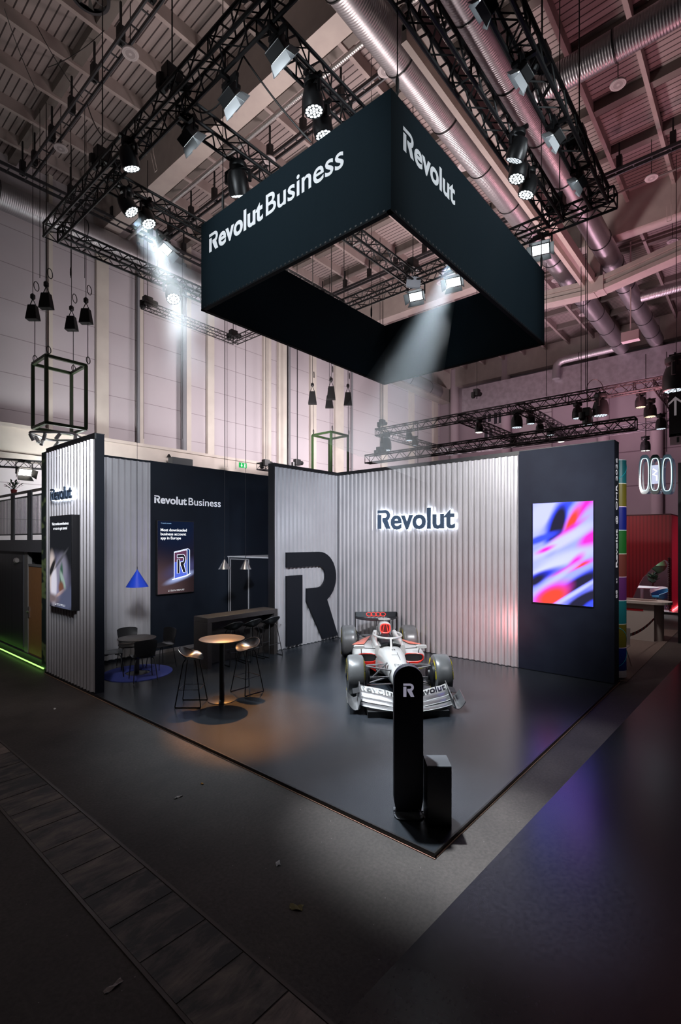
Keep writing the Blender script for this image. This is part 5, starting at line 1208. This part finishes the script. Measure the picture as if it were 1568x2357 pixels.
ca = Vector((8.20, .30, 0)); q = MB(); q.slab([[ca+Vector((a, b, .46+.02*abs(b)*4*.2)) for b in (-.22, -.1, 0, .1, .22)] for a in (-.22, -.1, .05, .2)], .015); q.build('seat', wc, wchair, smooth=True)
q = MB(); q.slab([[ca+Vector((.2+.05*t, b, .47+.34*t)) for b in (-.21, -.1, 0, .1, .21)] for t in (0, .3, .6, 1)], .015); q.build('backrest', wc, wchair, smooth=True)
for sx_ in (-1, 1):
    for sy_ in (-1, 1): MB().tube([ca+Vector((sx_*.12, sy_*.13, .45)), ca+Vector((sx_*.22, sy_*.24, 0.012))], .011, 6).build('leg', M('leg_pale', (.45, .36, .33), .4, .4), wchair)
def tape_mat(): return bands('barrier_tape', (.62, .55, .53), (.55, .03, .04), 'Y', .16, .07, .5)
tp = sag(ca+Vector((.25, -.05, .62)), Vector((p0.x-.01, p0.y+.0, .62)), .10, 20)
q = MB(); q.grid([[a_+Vector((0, 0, .035*sgn)) for a_ in tp] for sgn in (-1, 1)]); q.grid([[a_+Vector((.004, .004, .035*sgn)) for a_ in reversed(tp)] for sgn in (-1, 1)])
m_ = bands('barrier_tape', (.62, .55, .53), (.55, .03, .04), 'X', .36, .17, .5); tag(q.build('barrier_tape', m_), 'sagging red and white barrier tape from the white chair to the counter', 'tape')
# red booth with an arched opening
rx = 18.15; rdm = bands('red_ribbed_booth', (.30, .006, .018), (.20, .003, .010), 'Y', .12, .05, .5); zt_ = 3.66
rb = thing('red_booth', 'crimson booth with a large arched opening at the far right', 'booth', (rx, 2.5, 0), kind='thing')
ya, yb = .57, 5.4; arch = [(yb, 0.1), (yb, zt_), (ya, zt_), (ya, 0.1)]
def onp(u, v): p = at(u, v, x=rx); return (p.y, p.z)
op = [onp(1549, 1400), onp(1547, 1350), onp(1545, 1315), onp(1541, 1295), onp(1530, 1288), onp(1515, 1297), onp(1498, 1310), onp(1480, 1330), onp(1467, 1352), onp(1456, 1378), onp(1449, 1400)]
op = [(max(y, ya+.04), z) for y, z in op]; op[0] = (op[0][0], .1); op[-1] = (op[-1][0], .1)
shape = [(ya, .1), (ya, zt_), (yb, zt_), (yb, .1)]+list(reversed(op))
q = MB(); poly(q, shape, Matrix(((0, 0, 1, rx), (1, 0, 0, 0), (0, 1, 0, 0), (0, 0, 0, 1))), .12); q.build('front_wall', rdm, rb)
pkm = bands('pink_curtain', (.55, .03, .10), (.36, .012, .05), 'X', .16, .06, .5)
MB().box(rx+.02, rx+5, ya-.02, ya+.06, .1, zt_).build('side_wall', pkm, rb)
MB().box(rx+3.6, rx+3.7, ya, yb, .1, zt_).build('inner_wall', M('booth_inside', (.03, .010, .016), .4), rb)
MB().box(rx, rx+5, ya, yb, zt_, zt_+.05).build('roof', M('booth_roof', (.06, .01, .015), .6), rb)
MB().box(rx-.3, rx+5, ya-.3, yb, 0, .1).build('booth_floor', M('booth_floor_white', (.55, .55, .58), .3), rb)
MB().box(rx-.32, rx-.3, ya-.3, yb, .02, .09).build('floor_edge', matt_black, rb)
q = MB()
for k in range(26):
    y_, z_ = op[0][0]-.02, .15+.075*k
    q.lathe([(.05, 0), (.055, .03), (.05, .06)], 8, (rx-.01, ya+.05-.0*k, z_))
q.build('beaded_arch_edge', M('bead_dark', (.05, .006, .01), .4), rb)
tag(MB().tube([(rx-.05, ya-.06, .14), (rx+3.5, ya-.06, .14)], .02, 6).build('led_strip', emission('red_led', (1, .12, .14), 5.0)), 'glowing red light strip at the foot of the crimson booth', 'light strip')
tq = thing('booth_table', 'white round table seen through the arch of the crimson booth', 'table', (rx+1.2, 1.65, .1))
wt_ = M('booth_white', (.62, .64, .66), .35)
MB().lathe([(.58, .82), (.58, .85)], 40, (rx+1.2, 1.70, 0)).build('tabletop', wt_, tq, smooth=True); MB().lathe([(.05, .1), (.05, .82)], 14, (rx+1.2, 1.70, 0)).build('column', wt_, tq); MB().lathe([(.3, .1), (.3, .12)], 28, (rx+1.2, 1.70, 0)).build('base_plate', wt_, tq)
def tub(x, y, rz, mat, label):
    t = thing('tub_chair', label, 'chair', (x, y, .1), 0); rows = []
    for i in range(7):
        row = []
        for k in range(13):
            a = R(-125+250*k/12)+rz+pi; rr = .27+.05*i/6; row.append(Vector((x+rr*cos(a), y+rr*sin(a), .50+(.36*i/6)*(.62+.38*cos(a-rz-pi)))))
        rows.append(row)
    q = MB(); q.slab(rows, .025); q.build('backrest', mat, t, smooth=True)
    MB().lathe([(.27, .50), (.28, .55), (.26, .58)], 24, (x, y, 0)).build('seat', mat, t, smooth=True)
    for k in range(4):
        a = pi/4+k*pi/2; MB().tube([(x+.1*cos(a), y+.1*sin(a), .5), (x+.3*cos(a), y+.3*sin(a), .105)], .014, 6).build('leg', mat, t)
    return t
tub(rx+.75, 1.02, 2.2, M('tub_blue', (.015, .20, .38), .4), 'blue tub chair nearest the arch edge of the crimson booth')
tub(rx+1.5, 1.15, 3.0, wt_, 'white tub chair behind the blue one in the crimson booth'); tub(rx+1.2, 2.35, -1.2, wt_, 'white tub chair left of the round table in the crimson booth')
pq = thing('booth_plant', 'dark leafy plant with a round green leaf ball inside the crimson booth', 'plant', (rx+2.4, 1.5, .1))
q = MB()
for k in range(26):
    a = k*2.4; d = Vector((cos(a)*.7, sin(a)*.7, .4+.4*((k*3) % 5)/5)).normalized(); b0_ = Vector((rx+2.4, 1.5, .9+.05*(k % 8))); t_ = b0_+d*.35; s_ = d.cross(Vector((0, 0, 1))).normalized(); q.add([b0_, (b0_+t_)/2+s_*.09, t_, (b0_+t_)/2-s_*.09], [(0, 1, 2, 3)])
q.build('foliage', M('leaf_booth', (.015, .06, .03), .5), pq); MB().tube([(rx+2.4, 1.5, .1), (rx+2.4, 1.5, 1.4)], .03, 6).build('stem', M('stem_brown', (.05, .03, .02), .7), pq)
MB().lathe([(.02, 1.35), (.22, 1.5), (.30, 1.68), (.22, 1.88), (.02, 1.98)], 18, (rx+2.3, 1.28, 0)).build('leaf_ball', M('ball_green', (.012, .07, .02), .6), pq, smooth=True)
# hanging glass ring signs
gl = M('ring_glass', (.20, .32, .40), .1, spec=.6, emit=(.25, .45, .6), es=.07); glow = emission('ring_glow', (.75, .95, 1.0), 1.3)
rs = thing('ring_sign', 'hanging glass sign of three glowing upright rings at the right', 'sign', at(1508, 1090, x=15))
def oval(c, ry, rz_, n=30, sq=.55): return [c+Vector((0, ry*math.copysign(abs(cos(2*pi*k/n))**sq, cos(2*pi*k/n)), rz_*math.copysign(abs(sin(2*pi*k/n))**.8, sin(2*pi*k/n)))) for k in range(n)]
for u, m_in, lb in ((1484, glow, 'thin'), (1508, glow, 'dark-rimmed'), (1536, glow, 'bright')):
    c = at(u, 1092, x=15.0); o1, o2, o3 = oval(c, .165, .64), oval(c, .115, .52), oval(c, .10, .47)
    q = MB(); q.grid([o1, o2], closed=True); q.grid([[p_+Vector((.06, 0, 0)) for p_ in o2], [p_+Vector((.06, 0, 0)) for p_ in o1]], closed=True); q.grid([[p_+Vector((.06, 0, 0)) for p_ in o1], o1], closed=True); q.grid([o2, [p_+Vector((.06, 0, 0)) for p_ in o2]], closed=True)
    rg1 = q.build('glass_ring', gl if lb != 'dark-rimmed' else M('ring_dark', (.02, .05, .05), .3), rs)
    q = MB(); q.tube([p_+Vector((-.01, 0, 0)) for p_ in o2], .013, 5, closed=True); q.build('light_line', m_in, rg1)
    q = MB(); cc = c+Vector((.6, 0, 0)); q.grid([oval(cc, .17, .6), oval(cc, .12, .5)], closed=True); q.build('rear_glass', M('ring_glass_rear', (.12, .13, .2), .2, emit=(.2, .22, .4), es=.10), rs)
c = at(1508, 1092, x=14.97); q = MB(); q.box(c.x, c.x+.01, c.y-.09, c.y+.09, c.z-.30, c.z+.30); q.build('light_plate', emission('ring_plate', (.7, .75, 1), .9), rs)
q = MB(); q.tube([c+Vector((0, .05, .18)), c+Vector((0, -.05, .10)), c+Vector((0, .05, .0)), c+Vector((0, -.05, -.05)), c+Vector((0, -.05, -.2))], .02, 5); q.build('plate_mark', emission('plate_mark_white', (.95, 1, 1), 3.0), rs)
q = MB()
for dz in (.52, -.52): q.tube([at(1478, 1092, x=15.3)+Vector((0, 0, dz)), at(1545, 1092, x=15.3)+Vector((0, 0, dz))], .015, 5)
q.build('cross_bar', chrome, rs); q = MB()
for u in (1487, 1535): p = at(u, 1040, x=15.1); q.tube([p, p+Vector((0, 0, 3.2))], .012, 5)
q.build('hanger', wire_m, rs)
# hanging direction signs
a, b2 = at(1541, 905, x=13.0), at(1600, 1000, x=13.0); hs = thing('direction_sign', 'black hanging sign with a white up arrow at the right picture edge', 'sign', a)
MB().box(12.96, 13.04, b2.y, a.y, b2.z, a.z).build('sign_board', M('sign_black', (.012, .010, .014), .5), hs)
q = MB(); c = at(1555, 935, x=12.955); wa = M('arrow_white', (.75, .68, .72), .5, emit=(1, .9, .95), es=.12); poly(q, [(-.028, -.26), (.028, -.26), (.028, .17), (.15, .06), (.18, .09), (0, .27), (-.18, .09), (-.15, .06), (-.028, .17)], frame(c, (0, -1, 0), (0, 0, 1)), .004); q.build('arrow', wa, hs)
a3, b3 = at(1543, 1000, x=13.0), at(1600, 1019, x=13.0); MB().box(12.96, 13.04, b3.y, a3.y, b3.z, a3.z).build('pink_board', M('board_pink', (.50, .36, .42), .5), hs)
q = MB(); c = at(1561, 1010, x=12.955); q.box(c.x-.004, c.x, c.y-.03, c.y+.03, c.z-.1, c.z+.05).lathe([(.035, 0), (.035, .004)], 12, c+Vector((0, 0, .10)), (-1, 0, 0)); q.build('person_mark', matt_black, hs)
q = MB().tube([at(1558, 905, x=13.0), at(1558, 905, x=13.0)+Vector((0, 0, 1.0))], .012, 5); q.build('hanger', wire_m, hs)
a, b2 = at(1561, 1170, x=12.0), at(1600, 1400, x=12.0)
tag(MB().box(12.0, 12.4, b2.y, a.y, 0, a.z+1.2).build('dark_pillar', M('pillar_dark', (.012, .010, .013), .5)), 'dark pillar cut by the right picture edge in front of the pink curtain', 'pillar')
# litter on the concrete
for i, (u, v, w_, h_, lb, c) in enumerate(((410, 1836, .09, .02, 'pale strip of paper lying on the concrete', (.5, .47, .45)), (640, 1989, .06, .035, 'small white scrap on the concrete aisle', (.5, .5, .5)), (683, 2090, .10, .05, 'yellowish crumpled scrap nearest the picture bottom centre', (.22, .19, .08)), (262, 2271, .11, .03, 'white torn scrap at the lower left', (.45, .42, .40)), (126, 1632, .05, .03, 'white crumb of paper near the wing wall', (.5, .5, .5)), (465, 1805, .03, .02, 'orange crumb on the concrete aisle', (.6, .3, .05)))):
    p = at(u, v, z=0); a = i*1.1; q = MB(); q.T = Matrix.Translation(p) @ Matrix.Rotation(a, 4, 'Z'); n = 6
    q.slab([[(w_*(s_-.5)+.006*sin(7*s_+t_*3), h_*(t_-.5)+.004*sin(5*s_), .006+.006*sin(9*s_+4*t_)) for s_ in [k/n for k in range(n+1)]] for t_ in (0, .5, 1)], .002)
    tag(q.build('paper_scrap', M('scrap_%d' % i, c, .8)), lb, 'litter')

# ------------------------------------------------------------------ light
def spot(name, loc, tgt, power, deg, blend=.4, col=(1, 1, 1), r=.08):
    l = bpy.data.lights.new(name, 'SPOT'); l.energy = power; l.spot_size = R(deg); l.spot_blend = blend; l.color = col; l.shadow_soft_size = r
    o = bpy.data.objects.new(name, l); COL.objects.link(o); o.location = loc; d = Vector(tgt)-Vector(loc)
    o.rotation_euler = d.to_track_quat('-Z', 'Y').to_euler(); return o
def point(name, loc, power, col=(1, 1, 1), r=.3):
    l = bpy.data.lights.new(name, 'POINT'); l.energy = power; l.color = col; l.shadow_soft_size = r
    o = bpy.data.objects.new(name, l); COL.objects.link(o); o.location = loc; return o
cool = (.86, .94, 1.0); neut = (1, .97, .95); pinkl = (1, .42, .48)
KW = {}
def lamp(k, power, deg, tgt=None, blend=.5, col=cool, r=.08):
    f = W[k]; return spot('wash_'+k, f[0], tgt or f[1], power, deg, blend, col, r)
lamp('c1', 1700, 34, blend=1, col=(.72, .88, 1), r=.15); lamp('c2', 1500, 26, (2.3, 4.0, 0), 1); lamp('b', 1900, 34, blend=1, col=(.78, .9, 1), r=.15); lamp('a', 350, 34, (3.2, 7.5, .8), col=(1, .85, .7))
lamp('d0', 4500, 28, (2.7, 2.9, 0), 1); lamp('d1', 3300, 27, (3.5, 2.8, .4), r=.15); lamp('d2', 7800, 22, (.3, .1, 0), 1, r=.15); lamp('d3', 2600, 28, blend=1, col=(.72, .88, 1), r=.15)
lamp('e2', 700, 18, (1.6, .3, 0), 1, r=.3); lamp('e3', 1200, 20, (3.2, .0, 0), 1, r=.3)
for k, tg, pw in (('p1', (.99, 2.2, 7.1), 9), ('p2', (.99, 3.3, 7.1), 9), ('p3', (.99, 4.4, 7.1), 8)): spot('panel_'+k, P_[k]+Vector((-.25, 0, -.1)), tg, pw, 140, 1, cool, .2)
for k, tg, pw in (('q0', (1.6, 1.13, 7.1), 9), ('q1', (2.6, 1.13, 7.1), 9), ('q2', (3.9, 1.13, 7.1), 9), ('q3', (5.4, 1.13, 7.1), 9)): spot('panel_'+k, P_[k], tg, pw, 140, 1, cool, .2)
spot('added_banner_key', (-3.0, 3.2, 7.5), (.99, 3.0, 7.2), 620, 62, .5, cool, .2)  # added unseen spots that brighten the two cube faces
spot('added_banner_key', (3.7, -3.4, 7.5), (3.6, 1.13, 7.2), 620, 66, .5, cool, .2)
spot('flood_g1', P_['g1'], (2.0, -.1, 0), 500, 26, 1, neut, .1)
spot('flood_g2', P_['g2'], (2.4, 1.9, 0), 700, 22, .6, cool, .08); spot('flood_g3', P_['g3'], (2.6, 3.2, 0), 600, 22, .7, cool, .08)
spot('flood_c3', P_['c3'], (1.6, 2.9, 0), 700, 40, .8, cool, .08)
spot('added_wall_key', (-3.2, 4.4, 6.3), (6.5, 3.2, 2.6), 1300, 44, .7, neut, .12)  # added key spots without fixtures, standing in for unseen hall lighting
spot('added_wall_key', (1.5, -3.0, 6.5), (6.5, 3.5, 2.5), 4700, 52, .8, (.97, .96, 1), .2)
spot('added_wall_key', (-3.6, -1.0, 6.2), (5.6, 7.0, 2.6), 4600, 30, .7, (.78, .87, 1), .2)
spot('added_wall_key', (-3.4, -1.0, 6.6), (1.9, 8.7, 3.0), 4200, 32, .8, (.90, .93, 1), .7)
spot('car_red', (5.0, 2.3, .7), (6.5, 2.9, 1.35), 75, 130, 1, (1, .34, .34), .35)  # added lamp, no fixture, for the reddish glow on the wall
for p_, pw in (((2.93, 6.84, 2.1), 30), ((3.34, 6.84, 2.1), 30), ((1.112, 7.37, 1.8), 6)): spot('pendant_light', p_, (p_[0], p_[1], 0), pw, 110, .6, (1, .72, .45), .03)
spot('warm_table', (4.5, 8.85, 8.6), (1.1, 3.8, 0), 9000, 15, .8, (1, .42, .12), .08)
# added lamps, unseen, for wall and ceiling spill and the far booths' colour
for x, pw in ((4.5, 700), (9.5, 1500), (14.5, 1600), (20, 1100)): spot('added_wall_spill', (x, 10.0, 6.2), (x+1.0, 15.5, 8.4), pw, 120, 1, (1, .92, .95), .5)
for y_, pw in ((3, 300), (10, 380)): spot('added_far_spill', (21.5, y_, 5.0), (27.5, y_, 8), pw, 130, 1, (1, .66, .80), .5)
point('gallery_light', (2.6, 13.6, 4.6), 240, (.95, 1, .98), .3)
for p_, pw, c in (((4, 5.5, 8.3), 560, (1, .86, .82)), ((-5, 9, 7.0), 380, (1, .9, .86)), ((10, 6.5, 6.5), 2400, (1, .82, .82)), ((13.5, 1.0, 6.2), 620, pinkl), ((19, 2.5, 6.0), 1000, (1, .60, .78)), ((12, -4.5, 5.0), 380, (1, .38, .50)), ((21, 9, 6.0), 900, (1, .75, .85)), ((23, 3.5, 5.5), 700, (1, .62, .76))):
    spot('added_up_spill', p_, (p_[0]+.4, p_[1], 14.5), pw, 150, 1, c, .6)
point('booth_light', (19.6, 1.9, 3.0), 260, (.85, .95, 1), .3); spot('booth_pink', (19.5, -3.5, 3.2), (19.6, .6, 1.6), 260, 80, 1, (1, .25, .35), .2); spot('booth_red', (15.5, 2.2, 4.4), (18.1, 2.0, 2.2), 110, 90, 1, (1, .5, .5), .2)
spot('counter_light', (10.2, .8, 5.5), (12.0, .8, .6), 420, 70, 1, (1, .9, .85), .2)
spot('added_column_fill', (5.6, -4.6, 5.0), (7.0, .1, 2.6), 420, 44, 1, (1, .95, .95), .2)  # added unseen spot to brighten the striped column
spot('aisle_light', (-3.5, 8, 7), (-2.2, 4.5, 0), 120, 70, 1, (1, .86, .80), .3)
spot('added_wing_fill', (-2.4, 2.6, 6.6), (0, 7.8, 1.6), 560, 50, .9, (1, .93, .92), .2)  # added unseen spot raking the wing wall to bring out its ribs
w_ = bpy.data.worlds.new('dim_hall'); SC.world = w_; w_.use_nodes = True; bg = w_.node_tree.nodes['Background']; bg.inputs[0].default_value = (.55, .6, .75, 1); bg.inputs[1].default_value = .006

# haze drifting in the strongest beams
def haze(name, label, src, tgt, deg, length, dens, r0=.14):
    src = Vector(src); d = (Vector(tgt)-src).normalized(); k = math.tan(R(deg/2))
    q = MB().lathe([(r0, .02), (r0+k*length*.5, length*.5), (r0+k*length, length)], 28, src, d)
    return tag(q.build(name, haze_mat(name+label[:12], dens)), label, 'haze', kind='stuff')
haze('haze', 'broad misty light beam below the left group of wash lamps', W['c1'][0], W['c1'][1], 34, 2.2, .12)
haze('haze', 'soft mist below the lone wash lamp in front of the side wall', W['b'][0], W['b'][1], 30, 2.4, .05)
haze('haze', 'misty light beam falling from the cube opening', W['d3'][0], W['d3'][1], 28, 4.4, .15)
